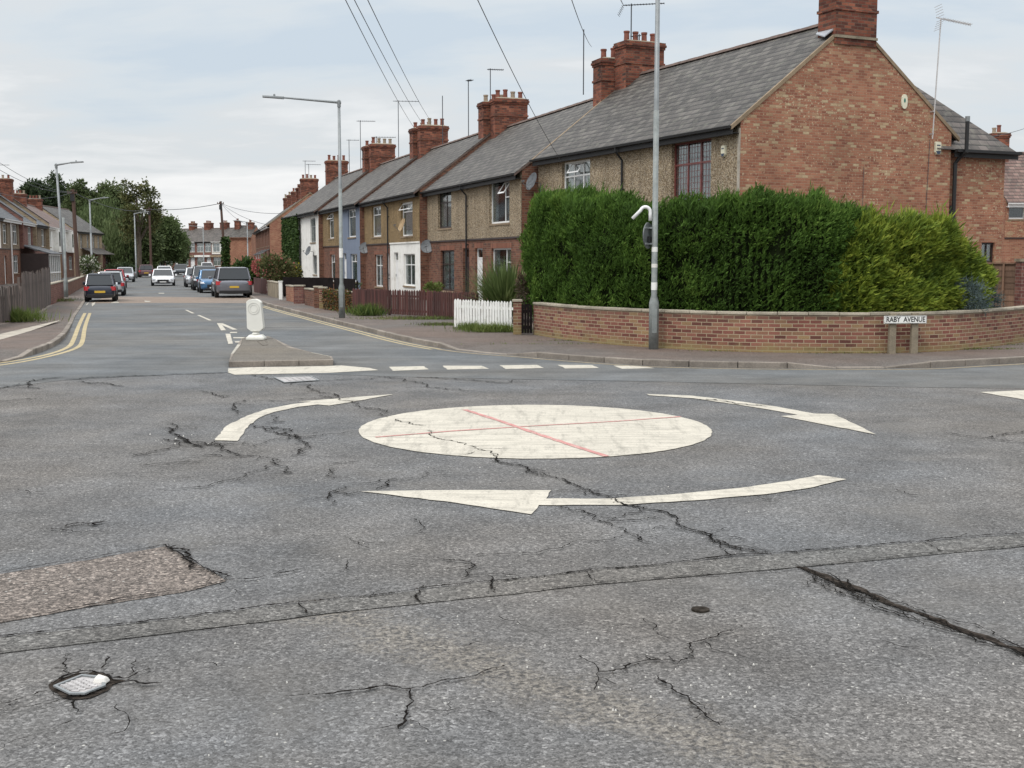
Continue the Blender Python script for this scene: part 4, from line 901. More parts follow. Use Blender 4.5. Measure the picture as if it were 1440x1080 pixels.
MB().box(wgx - .05, wgx + .004, wa - .1, wb + .1, wzt + .002, wzt + .22).build('lintel', 'brick_orange', fo)
wr = MB(); ex = .25; xr = wgx - 2.1; zr = 7.55
P1, P2, P3, P4 = (wgx + ex, t0 - .6, wz + .03), (wgx + ex, t1 + ex, wz + .03), (xr, t1 - 2.0, zr), (xr, t0 - 1.6, zr)
P5, P6 = (wgx - 4.2 - ex, t1 + ex, wz + .03), (wgx - 4.2 - ex, t0 - .6, wz + .03)
wr.poly([P1, P2, P3, P4]); wr.poly([P2, P5, P3]); wr.poly([P5, P6, P4, P3]); wr.poly([P6, P5, P2, P1])
wr.build('rear_wing_roof', 'slate_roof_brown', hB)
MB().prism([(wgx + ex, wz - .06), (wgx + ex + .13, wz - .04), (wgx + ex + .13, wz + .045), (wgx + ex, wz + .045)], t0 + .05, t1 + .3, 'y').box(wgx - .01 + .02, wgx + ex, t0 + .06, t1 + .2, wz - .05, wz - .03).box(wgx + ex - .03, wgx + ex - .002, t0 + .06, t1 + .28, wz - .18, wz - .062).build('gutter', 'black_plastic', hB)
sp = MB(); y0_ = gab(1344, 250)[1]; y1_ = gab(1349.5, 200)[1]
sp.tube([(wgx + .10, y0_, .3), (wgx + .10, y0_, wz - .35), (wgx + .2, (y0_ + y1_) / 2, wz - .2), (wgx + .42, y1_, wz - .05), (wgx + .42, y1_, wz + .85)], .06, 10)
sp.tube([(wgx + .10, y0_ - .12, .3), (wgx + .10, y0_ - .12, wz - 1.6)], .03, 8); sp.build('soil_pipe', 'black_plastic', hB)
MB().tube([(wgx + .42, y1_, wz + .85), (wgx + .42, y1_, wz + 1.0)], .07, 10).build('vent_cowl', 'galvanised', hB)
# dish and aerials on the left of the pair
tA, zA = face_t(AC, dC, 763, 256); pd = AC + dC * tA - BK(dC) * .4; dish(hA, (pd.x, pd.y, zA), math.atan2(dC.y, dC.x) + math.pi * .02, .34)
cw = AC + dC * .6 + bC * (W_ / 2 - .3)
aerial(hA, (cw.x, cw.y, 9.0), 2.35, math.atan2(dC.y, dC.x) + .9, 1.5, 14, .10, True)
aerial(hA, (cw.x + .3, cw.y, 9.5), .75, 2.6, .4, 4, .1)

def pair(A_R, pxL, names, wl, wr_, dl, dr, eave=5.3, pipe=False, **kw):
    L = chain(A_R, d2, pxL); A = A_R - d2 * L; half = L / 2
    o1 = house('terraced_house', names[0], A, d2, half, W_, eave, 8.15, wins=[win_px(A, d2, *w_[:4], **w_[4]) for w_ in wl], doors=[door_px(A, d2, *q[:3], **q[3]) for q in dl], chims=[(.46, W_ / 2 + .1, .68, 1.62, 7.5, 9.5, 4)], pipe=half - .1 if pipe else None, verge='l', sides=kw.get('lsides', ''), **kw.get('l', {}))
    B = A + d2 * half
    o2 = house('terraced_house', names[1], B, d2, half, W_, eave, 8.15, wins=relwin([win_px(A, d2, *w_[:4], **w_[4]) for w_ in wr_], half), doors=[tuple([q_[0] - half, q_[1] - half]) + tuple(q_[2:]) for q_ in [door_px(A, d2, *q[:3], **q[3]) for q in dr]], sides='R', chims=[(half - .46, W_ / 2 + .02, .80, 1.3, 7.5, 9.42, 3)], verge='r', **kw.get('r', {}))
    return A, L, o1, o2
def nextR(A, pxR): return A + BK(d2) * line_px(A, BK(d2), pxR)

A2, L2, h2l, h2r = pair(R2, 602, ('pebbledashed terraced house with dark brown windows and dark door, behind the brown pickets', 'pebbledashed terraced house with white door and tall white upper window, beside corner pair'),
    [(616, 266, 635, 321, dict(style='two', mat='frame_dark')), (619.5, 352, 638.5, 409, dict(style='two', mat='frame_dark'))],
    [(688.5, 254, 717, 314, dict(style='side', ajar=True, curtain='sides')), (691, 349, 718.5, 398, dict(style='side', curtain='sides'))],
    [(651, 659.5, 349, dict(mat='door_dark'))], [(668, 678.5, 349, {})], pipe=True)
R3 = nextR(A2, 591)
A3, L3, h3l, h3r = pair(R3, 513.5, ('ochre house with brick ground floor, left neighbour of the white-based one with rusty dish', 'terraced house with white painted ground floor under ochre pebbledash and a rusty satellite dish'),
    [(523, 290, 536, 333, dict(style='toponly')), (527, 358, 538, 403, dict(style='two'))],
    [(564, 284, 580.5, 332, dict(style='toponly', ajar=True)), (567.5, 357, 583.5, 402, dict(style='two'))],
    [(545.5, 548, 356, {})] and [(543.5, 547.2, 356, {})], [(553.5, 560, 355, {})], pipe=True, l=dict(upper='pebbledash_ochre'), r=dict(upper='pebbledash_ochre', lower='render_white'))
R4 = nextR(A3, 506.5)
A4, L4, h4l, h4r = pair(R4, 455, ('ochre terraced house with an open white top window, left neighbour of the blue house', 'terraced house painted slate blue from ground to eaves'),
    [(462, 300, 469.5, 335.5, dict(style='toponly', ajar=True)), (464.5, 358, 471, 396, dict(style='toponly'))],
    [(489, 294, 500, 333.5, dict(style='toponly')), (492.5, 357, 502, 396, dict(style='toponly'))],
    [], [(482, 487, 356, {})], l=dict(upper='pebbledash_ochre'), r=dict(upper='render_blue', lower='render_blue'))
R5 = nextR(A4, 448.5)
A5, L5, h5l, h5r = pair(R5, 403, ('terraced house whose front is smothered in dark ivy', 'narrow white rendered house between the ivy and the ochre house'),
    [(412, 312, 419, 345, dict(style='two'))],
    [(436, 307, 443.5, 341, dict(style='two', mat='galvanised')), (440, 359, 445.5, 386, dict(style='two', mat='galvanised'))], [], [], lsides='L', l=dict(upper='render_white', lower='render_white'), r=dict(upper='render_white', lower='render_white'))
def on_face(A, d, px, py, outw=.35): t_, z_ = face_t(A, d, px, py); p = A + d * t_ - BK(d) * outw; return (p.x, p.y, z_)
fyaw = math.atan2(d2.y, d2.x)
dish(h3r, on_face(A3, d2, 576, 317), fyaw + .1, .34, 'dish_rust'); dish(h5r, on_face(A5, d2, 441.5, 353), fyaw + .3, .33)
for (hh, Rp, px_, py_) in ((h3r, R3, 598, 347), (h4r, R4, 511, 349)):
    t_, z_ = face_t(Rp, BK(d2), px_, py_); p = Rp + BK(d2) * t_ + d2 * .45; dish(hh, (p.x, p.y, z_), fyaw + 1.1, .33)
def ridge_pt(A, d, t): p = A + d * t + BK(d) * W_ / 2; return p
def mast(hh, px, pyb, pyt, A, d, **kw):       # aerial mast standing at the ridge where px crosses it
    ridge0 = A + BK(d) * W_ / 2; t_ = line_px(ridge0, d, px); p = ridge0 + d * t_; zb = face_t(p, d, px, pyb)[1]; zt = face_t(p, d, px, pyt)[1]
    zb = 8.0 if hh is not hA else 8.6; return aerial(hh, (p.x, p.y, zb), zt - zb, **kw)
mast(hA, 819, 105, 42, AC, dC, plain_=True)
mast(h2l, 690, 122, 96, A2, d2, yaw=.2, boom=.8); mast(h3r, 659.5, 150, 112, A3, d2, yaw=-1.2, boom=.5, n=5)
mast(h3l, 562, 220, 140, A3, d2, yaw=.1, boom=1.6, n=8); mast(h2l, 623.5, 205, 134, A3, d2, plain_=True); mast(h4l, 509, 212, 168, A4, d2, yaw=.1, boom=1.3); mast(h4l, 531, 205, 191, A4, d2, yaw=.1, boom=1.6)
mast(h5r, 493, 255, 195, A5, d2, yaw=.1, boom=.9, n=3)

# ---- block beyond the ivy
d6 = -dirpx(292); R6 = G(379, 314.5, 5.3); L6 = 34.0; A6 = R6 - d6 * L6; hl = L6 / 5
for i in range(5):
    B = R6 - d6 * hl * (i + 1)
    lab = ['red brick end house, plain gable facing the road, beyond the ivy covered house', 'red brick terraced house second along from the plain gable, white trim', 'red brick terraced house third along from the plain gable', 'red brick terraced house fourth along from the plain gable', 'farthest house of the red brick row beyond the ivy'][i]
    hh = house('terraced_house', lab, B, d6, hl, W_, 5.3, 8.15, upper='brick_terrace', lower='brick_terrace', side='brick_orange' if i == 0 else 'brick_terrace', sides='R' if i == 0 else ('L' if i == 4 else ''), roof='slate_roof',
        wins=[(.7, 1.9, 3.3, 4.9, {}), (hl - 2.6, hl - 1.2, 3.3, 4.9, dict(style='three')), (hl - 2.7, hl - 1.1, .9, 2.4, dict(style='three'))], doors=[(.9, 1.8, 2.3)], fascia='upvc_white' if i in (0, 1) else 'black_plastic', verge='R' if i == 0 else '',
        chims=[(hl - .4 if i else hl - 1.0, W_ / 2, .8, 1.6, 7.6, 9.5 if i == 0 else 9.0, 4)] + ([(.6, W_ / 2, .6, 1.2, 7.6, 9.3, 3)] if i == 0 else []))
    if i < 3:
        MB().prism([(-.9, 2.45), (.0, 2.95), (.0, 3.0), (-.95, 2.5)], hl - 3.0, hl - .6, 'x').build('porch_canopy', 'slate_roof_blue', hh)
        MB().box(hl - 2.8, hl - 2.72, -.75, -.68, .1, 2.5).box(hl - .9, hl - .82, -.75, -.68, .1, 2.5).build('porch_post', 'upvc_white', hh)
        if i == 0: MB().box(.5, 2.1, -.012, -.002, 2.9, 5.1).build('render_panel', 'render_white', hh) if False else None
    if i == 0:
        p = ridge_pt(B, d6, hl - 1.2); aerial(hh, (p.x, p.y, 8.0), 2.9, .2, 1.4); aerial(hh, (p.x - .5, p.y + 1.0, 8.0), 3.3, .1, 1.2)
# distant orange gable
dO = -dirpx(420); RO = G(352, 337, 5.3); 
p0 = WY(352, 365, 215); hO = house('terraced_house', 'small distant house with an orange brick gable end and two chimneys', Vector((p0.x - 3.6, p0.y)) - Vector((0, 0)), Vector((1, -.05)).normalized(), 3.9, 7.5, 6.0, 8.0, lower='brick_orange', upper='brick_orange', side='brick_orange', sides='LR', roof='slate_roof', wins=[], doors=[], chims=[(.7, 3, .9, 1.2, 7.2, 8.9, 3), (3.0, 3, 1.2, 1.2, 7.2, 8.6, 3)], fascia='brick_orange')
# ---- terrace that closes the view
pa, pb = WY(190, 385, 232), WY(322, 385, 218); dd = (Vector((pb.x, pb.y)) - Vector((pa.x, pa.y))); LF = dd.length; dd.normalize(); n6 = 6
far_lab = ['leftmost house of the red brick terrace closing the street, mostly behind trees', 'second house from the left in the terrace closing the street', 'third house from the left in the terrace closing the street, white ground-floor bay', 'house of the closing terrace under the middle chimney stack', 'house of the closing terrace left of the cream one, white bays', 'cream fronted right-hand end house of the terrace closing the street']
for i in range(n6):
    l = LF / n6; B = Vector((pa.x, pa.y)) + dd * l * i; up = 'render_white' if i == 5 else 'brick_purple'
    hh = house('terraced_house', far_lab[i], B, dd, l, 7.5, 5.35, 7.7, lower='brick_purple', upper=up, side='brick_purple', sides='L' if i == 0 else ('R' if i == 5 else ''), roof='slate_roof_brown', band=2.95,
        wins=[(.25, l * .48, 3.35, 4.95, dict(style='two', curtain=True)), (l * .56, l - .25, 3.35, 4.95, dict(style='two')), (.25, l * .52, .9, 2.4, dict(style='two'))], doors=[(l * .64, l * .92, 2.35)], chims=[(l - .5, 3.75, 1.5 if i in (3, 4) else 1.2, 1.0, 7.1, 8.75, 4, dict(axis='x'))] if i in (0, 2, 3, 4) else [], fascia='upvc_white' if i % 2 else 'black_plastic', group=None)
    MB().box(.1, l - .1, -.5, -.02, 2.45, 2.8).build('bay_cornice', 'brick_buff' if i % 2 else 'render_white', hh)

# ---- left-hand terrace (facades look right; local x runs away from the camera)
LA = G(2, 303.5, 5.3); LBp = G(105, 323.5, 5.3); dL = (LBp - LA).normalized(); 
def lt(px): return line_px(LA, dL, px)
segs = [(-14, lt(2), 'render_white', 'brick_terrace', 'house at the left edge of the photo with a cream painted upper floor'),
        (lt(2), lt(29), 'pebbledash_grey', 'brick_terrace', 'grey pebbledashed house with a white window and downpipe, nearest complete one on the left'),
        (lt(29), lt(48), 'brick_purple', 'brick_purple', 'brown brick house with the white framed porch, on the left'),
        (lt(48), lt(66), 'pebbledash_grey', 'brick_purple', 'brown house just past the porch, on the left'),
        (lt(66), lt(86), 'render_white', 'pebbledash_ochre', 'left-hand house with broad white upper bay behind the lamp post'),
        (lt(86), lt(104), 'render_white', 'brick_terrace', 'left-hand house with white bay windows behind the wooden telegraph pole')]
for i, (ta, tb, up, lo, lab) in enumerate(segs):
    l = tb - ta; B = LA + dL * ta
    bay = up == 'render_white' and i > 1
    ww = [(l * .12, l * .32, 3.2, 4.75, {}), (l * .60, l * .88, 3.2, 4.8, dict(style='three')), (l * .60, l * .88, .9, 2.35, dict(style='three'))]
    hh = house('terraced_house', lab, B, dL, l, 7.5, 5.25, 8.0 if i < 4 else 7.7, lower=lo, upper=up, side='brick_purple', sides='L', roof='slate_roof_blue' if i < 4 else 'tile_roof_brown', wins=ww, doors=[(l * .14, l * .14 + .9, 2.3)],
        chims=[(l - .5, 3.75, 1.0, 2.1, 7.3, 9.45, 4), (l * .45, 6.2, .8, 1.2, 6.0, 8.7, 3)] if i < 4 else [(l - .5, 3.75, .9, 1.4, 7.2, 8.6, 4)], fascia='upvc_white' if i in (1, 2, 4, 5) else 'black_plastic', pipe=None, verge='R' if i in (1, 2, 4) else '')
    # parapet of the party wall with a stone coping, as on the street
    if i in (1, 2, 3):
        g_ = MB(); g_.prism([(-.32, 2.9), (3.7, 2.9), (3.75, 8.35), (-.32, 5.35)], l - .28, l - .02, 'x'); g_.build('party_wall', 'brick_buff' if i != 1 else 'brick_purple', hh)
        g_ = MB(); g_.prism([(-.36, 5.36), (3.76, 8.36), (3.76, 8.44), (-.36, 5.45)], l - .32, l + .0, 'x'); g_.build('coping', 'frame_dark', hh)
    if bay:
        MB().box(l * .45, l * .97, -.55, -.02, 2.75, 4.95).build('upper_bay', 'render_white', hh)
        wb_ = MB()
        for k in range(4): wb_.box(l * (.48 + .12 * k), l * (.56 + .12 * k), -.56, -.552, 3.3, 4.7)
        wb_.build('bay_panes', 'car_glass', hh)
    if i == 1:
        MB().tube([(l * .45, -.12, 5.1), (l * .45, -.12, .1)], .05, 8).build('downpipe', 'upvc_white', hh)
    if i == 2:
        pr = MB(); pr.prism([(-2.3, 2.45), (0, 3.15), (0, 3.25), (-2.45, 2.5)], -.2, l * 1.1, 'x'); pr.build('porch_roof', 'slate_roof_blue', hh)
        q = MB(); q.box(-.1, -.02, -2.2, -.01, .1, 2.5); q.build('porch_side', 'frame_dark', hh)
        q = MB(); 
        for k in range(7): q.box(l * .16 * k, l * .16 * k + .09, -2.2, -2.1, .1, 2.45)
        q.box(0, l, -2.21, -2.12, .85, .95).box(0, l, -2.21, -2.12, 2.35, 2.46); q.build('porch_frame', 'upvc_white', hh); MB().box(.02, l - .02, -2.14, -2.13, .9, 2.4).build('pane', 'glass_pane', hh)
    if i in (1, 3): p = ridge_pt(B, dL, l * .8); aerial(hh, (p.x, p.y, 9.3), 1.4, .1, 1.3)
# end block: grey brick with a hipped roof
BE = G(106, 323.5, 5.4); dE = (G(143, 327, 5.4) - BE).normalized(); LE = (G(143, 327, 5.4) - BE).length
hE = house('detached_house', 'grey-brown brick house with slate roof ending the left-hand row, before the trees', BE, dE, LE, 8, 5.4, 8.2, lower='brick_buff', upper='brick_buff', side='brick_buff', sides='LR', roof='slate_roof', wins=[(LE * f, LE * f + 1.0, 3.3, 4.9, dict(style='sash')) for f in (.16, .40, .62, .82)] + [(LE * f, LE * f + 1.2, .9, 2.4, {}) for f in (.30, .7)], doors=[(LE * .5, LE * .5 + .9, 2.3)])
MB().prism([(-1.6, 2.6), (0, 3.3), (0, 3.4), (-1.7, 2.65)], LE * .2, LE * .95, 'x').build('porch_canopy', 'slate_roof_brown', hE)
BE2 = BE + dE * (LE + .1)
house('outbuilding', 'low red brick outbuilding next to the far left house, under the trees', BE2 + BK(dE) * .5, dE, 8, 5, 3.0, 5.2, lower='brick_purple', upper='brick_purple', side='brick_purple', roof='tile_roof_brown', sides='LR', band=2.9, wins=[(1, 2.2, .9, 2.2, {}), (4, 5.2, .9, 2.2, {})], doors=[(6, 6.9, 2.2)])
# ---- house beyond the right edge
pR = WY(1411, 365, 62); dR = Vector((1, .06)).normalized()
hR = house('background_house', 'brown-tiled brick house with a white upper window at the right edge of the photo', Vector((pR.x, pR.y)), dR, 9, 7, WY(1430, 281, 62).z, WY(1430, 281, 62).z + 2.6, lower='brick_orange', upper='brick_gable', side='brick_orange', sides='LR', roof='tile_roof_brown', fascia='upvc_white', band=3.1,
    wins=[(WY(1418.5, 300, 62).x - pR.x, WY(1442, 300, 62).x - pR.x, WY(1430, 308, 62).z, WY(1430, 283.5, 62).z, dict(style='one', curtain=False)), (3.5, 5, 3.6, 4.9, {})], doors=[(6, 6.9, 2.3)], chims=[(.95, 3.4, .9, 1.2, 6.6, WY(1432, 186, 62).z + .25, 2)])

# ================================================================== WALLS AND FENCES
def sweep_wall(b, pl, z0, z1, th, m=0, zf=None):
    """a wall along a ground line, thickness pushed to the left of travel; arc length kept for the brick pattern"""
    out_ = offset(pl, th); u = 0; n = len(pl)
    if not hasattr(b, 'vu'): b.vu = {}
    for i in range(n - 1):
        l = (pl[i + 1] - pl[i]).length; a, c, d, e = pl[i], pl[i + 1], out_[i + 1], out_[i]
        for P, Q in ((a, c), (d, e)):
            k = len(b.v); b.poly([V3(P, z0), V3(Q, z0), V3(Q, z1), V3(P, z1)], m)
            uu = (u, u + l) if P is a else (u + l, u); b.vu.update({k: uu[0], k + 1: uu[1], k + 2: uu[1], k + 3: uu[0]})
        b.poly([V3(a, z1), V3(c, z1), V3(d, z1), V3(e, z1)], m); u += l
    b.poly([V3(pl[0], z0), V3(pl[0], z1), V3(out_[0], z1), V3(out_[0], z0)], m); b.poly([V3(pl[-1], z0), V3(out_[-1], z0), V3(out_[-1], z1), V3(pl[-1], z1)], m)
def build_sweep(b, name, mat, root):
    o = b.build(name, mat, root, world=True, fix=False); uv = o.data.uv_layers['UV'].data
    for p in o.data.polygons:
        if abs(p.normal.z) > .5: continue
        for li in p.loop_indices:
            vi = o.data.loops[li].vertex_index
            if vi in b.vu: uv[li].uv = (b.vu[vi], o.data.vertices[vi].co.z)
    return o
WZ = .112
wall_px = [(750, 470.5), (785, 476.5), (832, 482.5), (910, 488.5), (980, 492.5), (1040, 494.8), (1100, 496), (1200, 497), (1260, 496.5), (1337, 494), (1400, 487), (1440, 481.5), (1560, 463)]
WL = resample(smooth_pl(gpx(wall_px, WZ), 2), .5)
gw = thing('garden_wall', 'long curved low brick garden wall with stone coping round the corner', 'wall', (WL[0].x, WL[0].y, WZ))
b = MB(); sweep_wall(b, WL, WZ - .05, .875, .22); build_sweep(b, 'brickwork', 'brick_garden', gw)
b = MB(); cp = resample(offset(WL, -.025), .62); cq = resample(offset(WL, .25), .62)
ob = offset(cp, .275)
for i in range(len(cp) - 1):
    t = (cp[i + 1] - cp[i]).normalized() * .004; j = random.uniform(-.004, .004)
    b.hexa([V3(q, .8755) for q in (cp[i] + t, cp[i + 1] - t, ob[i + 1] - t, ob[i] + t)] + [V3(q, .935 + j) for q in (cp[i] + t, cp[i + 1] - t, ob[i + 1] - t, ob[i] + t)])
b.build('coping', 'coping_stone', gw, world=True, bevel=.012)
# plants and dirt gathered at the foot of the wall
def pier(name, label, px, w_, ztop, mat, cap='coping_stone', cat='gate pier', depth=None):
    p = G(px[0], px[1], WZ); dpt = depth or w_; r = thing(name, label, cat, (p.x, p.y, WZ))
    MB().box(-w_ / 2, w_ / 2, 0, dpt, -.05, ztop - .08 - WZ).build('brickwork', mat, r)
    MB().hexa([(-w_ / 2 - .03, -.03, ztop - .079 - WZ), (w_ / 2 + .03, -.03, ztop - .079 - WZ), (w_ / 2 + .03, dpt + .03, ztop - .079 - WZ), (-w_ / 2 - .03, dpt + .03, ztop - .079 - WZ), (-w_ / 2 - .02, -.02, ztop - .02 - WZ), (w_ / 2 + .02, -.02, ztop - .02 - WZ), (w_ / 2 + .02, dpt + .02, ztop - .02 - WZ), (-w_ / 2 - .02, dpt + .02, ztop - .02 - WZ)]).build('cap', cap, r, bevel=.01)
    return r
pier('gate_pier', 'narrow brick gate pier with a stone cap between white pickets and dark gate', (727.5, 470.5), .21, 1.02, 'brick_garden')
gp0, gp1 = G(733, 471, WZ), G(748.5, 471, WZ); gt = thing('garden_gate', 'dark wooden garden gate between the brick pier and the curved wall', 'gate', (gp0.x, gp0.y, WZ), math.atan2(gp1.y - gp0.y, gp1.x - gp0.x)); gl_ = (gp1 - gp0).length
b = MB(); k = 4
for i in range(k): b.box(gl_ * i / k + .004, gl_ * (i + 1) / k - .004, .02, .045, .04, .74 + .04 * math.sin(math.pi * (i + .5) / k))
b.build('boards', 'wood_black', gt); MB().box(.01, gl_ - .01, .046, .075, .15, .23).box(.01, gl_ - .01, .046, .075, .55, .63).build('rail', 'wood_black', gt)
def picket(name, label, pts, h, pw, gap, mat, solid_to=0, cat='fence', pointed=True, wob=.01, rails=(.2, .75)):
    """pickets on two rails following ground points; height above the footway"""
    P = [G(*q, WZ) if not isinstance(q, Vector) else q for q in pts]; r = thing(name, label, cat, (P[0].x, P[0].y, WZ)); pk = MB(); rl = MB(); ps = MB(); s_ = 0.0
    for a, c in zip(P[:-1], P[1:]):
        L = (c - a).length; t = (c - a) / L; nr = Vector((t.y, -t.x)); q = 0.0
        for f in rails: rl.bar(V3(a + nr * -.03, WZ + h * f), V3(c + nr * -.03, WZ + h * f), .035, .07)
        for e in ([a, c] if L < 3 else [a, a.lerp(c, .5), c]): e_ = e - nr * .09; ps.box(e_.x - .04, e_.x + .04, e_.y - .04, e_.y + .04, WZ - .05, WZ + h * .93)
        while q + pw < L:
            g_ = .006 if s_ < solid_to else gap; hh = h + random.uniform(-wob, wob); u0, u1 = a + t * q, a + t * (q + pw); z0 = WZ + .03 + random.uniform(0, wob); ln = t * random.uniform(-wob, wob)
            A_, B_ = [u0, u1, u1 - nr * .02, u0 - nr * .02], [u0 + ln, u1 + ln, u1 - nr * .02 + ln, u0 - nr * .02 + ln]
            zt = WZ + hh - (pw * .55 if pointed else 0); pk.hexa([V3(x, z0) for x in A_] + [V3(x, zt) for x in B_])
            if pointed:
                m1 = (u0 + u1) / 2 + ln; i_ = len(pk.v); pk.v += [tuple(V3(x, zt)) for x in B_] + [tuple(V3(m1, WZ + hh)), tuple(V3(m1 - nr * .02, WZ + hh))]
                for f in ((0, 1, 4), (1, 2, 5, 4), (2, 3, 5), (3, 0, 4, 5)): pk.f.append(tuple(i_ + x for x in f)); pk.m.append(0)
            q += pw + g_; s_ += pw + g_
    pk.build('pickets', mat, r, world=True); rl.build('rail', mat, r, world=True); ps.build('fence_posts', mat, r, world=True); return r
picket('picket_fence', 'low white picket fence beside the spiky bush', [(638.5, 461), (722, 466.5)], .80, .085, .03, 'picket_white', wob=.018)
picket('picket_fence', 'dark brown pointed picket fence along the front gardens', [(496, 440.5), (545, 443), (600, 446), (668, 451)], .88, .095, .035, 'wood_brown', solid_to=1.9, wob=.012)
# low walls further along, near to far
def low_wall(name, label, p0, p1, ztop, mat, th=.2, cap='coping_stone'):
    a, c = G(*p0, WZ), G(*p1, WZ); r = thing(name, label, 'wall', (a.x, a.y, WZ), math.atan2(c.y - a.y, c.x - a.x)); l = (c - a).length
    MB().box(0, l, 0, th, -.05, ztop - .06 - WZ).build('brickwork', mat, r); MB().box(-.01, l + .01, -.025, th + .025, ztop - .059 - WZ, ztop - WZ).build('coping', cap, r, bevel=.01); return r
low_wall('front_garden_wall', 'low brick front wall overgrown with rusty dead leaves, behind the lamp post', (457, 434.5), (494, 439.5), .86, 'brick_garden')
pier('gate_pier', 'right-hand one of two brick piers left of the leaf-covered wall', (454, 434), .28, .97, 'brick_garden')
pier('gate_pier', 'left-hand one of two brick piers left of the leaf-covered wall', (447, 433), .30, .99, 'brick_terrace')
low_wall('front_garden_wall', 'low red brick front wall between two pairs of piers', (428.5, 428.5), (442.5, 431.5), .82, 'brick_terrace')
pier('gate_pier', 'wide purple-brown brick pier right of the orange brick wall', (420, 427), .42, .93, 'brick_purple')
low_wall('front_garden_wall', 'low orange brick front wall right of the white post', (402.5, 422.5), (415.5, 425.5), .84, 'brick_orange')
wp = G(395, 421, WZ); r = thing('gate_post', 'white painted gate post on the right-hand footway', 'post', (wp.x, wp.y, WZ)); MB().box(-.08, .08, -.08, .08, -.05, .84).build('post', 'render_white', r); MB().box(-.1, .1, -.1, .1, .841, .88).build('cap', 'render_white', r)
low_wall('front_garden_wall', 'low grey rendered wall left of the white gate post', (376.5, 415.5), (391, 419.5), .90, 'concrete_post')
picket('board_fence', 'short brown board fence beside the parked grey four-by-four', [(357, 411), (375, 415.2)], .86, .1, .01, 'wood_brown', pointed=False)
picket('board_fence', 'low black garden fence behind the orange brick wall', [G(398, 417, WZ), G(470, 419.5, WZ), G(500, 423, WZ)], 1.0, .12, .004, 'wood_black', pointed=False, wob=.004)
for k, (x0, x1, h) in enumerate(((-60, 33, 1.05), (33, 60.5, 1.44), (60.5, 72.5, 1.52))):
    y0_, y1_ = np.interp([x0, x1], [-60, 0, 33, 60, 73, 90], [470, 456.5, 449.5, 436.5, 428.5, 420.5])
    picket('weathered_fence', ['low leaning weathered board fence at the left edge, weeds at its foot', 'tall grey weathered board fence on the left footway', 'tallest dark stretch of weathered fence, before the left-hand brick wall'][k], [(x0, y0_), (x1, y1_)], h, .12, .02, 'wood_weathered', pointed=False, wob=.075)
low_wall('front_garden_wall', 'left-hand brick wall next to the weathered fence', (73, 428.3), (90, 420.5), 1.0, 'brick_purple')
low_wall('front_garden_wall', 'left-hand brick wall between lamp post and wooden pole', (96, 416), (120, 401.5), .85, 'brick_terrace')
# lap panel fence at the right edge
pa_, pb_ = WY(1374, 420, 30.5), WY(1436, 420, 29.6); r = thing('panel_fence', 'brown lap panel fence behind the wall at the right edge', 'fence', (pa_.x, pa_.y, .1), math.atan2(pb_.y - pa_.y, pb_.x - pa_.x)); l = (Vector((pa_.x, pa_.y)) - Vector((pb_.x, pb_.y))).length
b = MB()
for i in range(12): z = i * .148; b.hexa([(0, -.01 - .006, z), (l, -.016, z), (l, .01, z), (0, .01, z), (0, -.002, z + .165), (l, -.002, z + .165), (l, .01, z + .165), (0, .01, z + .165)])
b.build('lap_panel', 'wood_panel', r)
for x in (.1, l * .58): MB().box(x, x + .05, -.05, -.018, 0, 1.8).build('batten', 'wood_panel', r)
MB().box(0, l, -.05, .03, 1.79, 1.83).build('top_rail', 'wood_panel', r)
p = WY(1441, 420, 29.4); r = thing('gate_pier', 'purple brick pier ending the lap panel fence at the right edge', 'gate pier', (p.x, p.y, .1)); MB().box(-.15, .22, -.1, .25, 0, 1.85).build('brickwork', 'brick_purple', r); MB().box(-.18, .25, -.13, .28, 1.851, 1.92).build('cap', 'concrete_post', r)

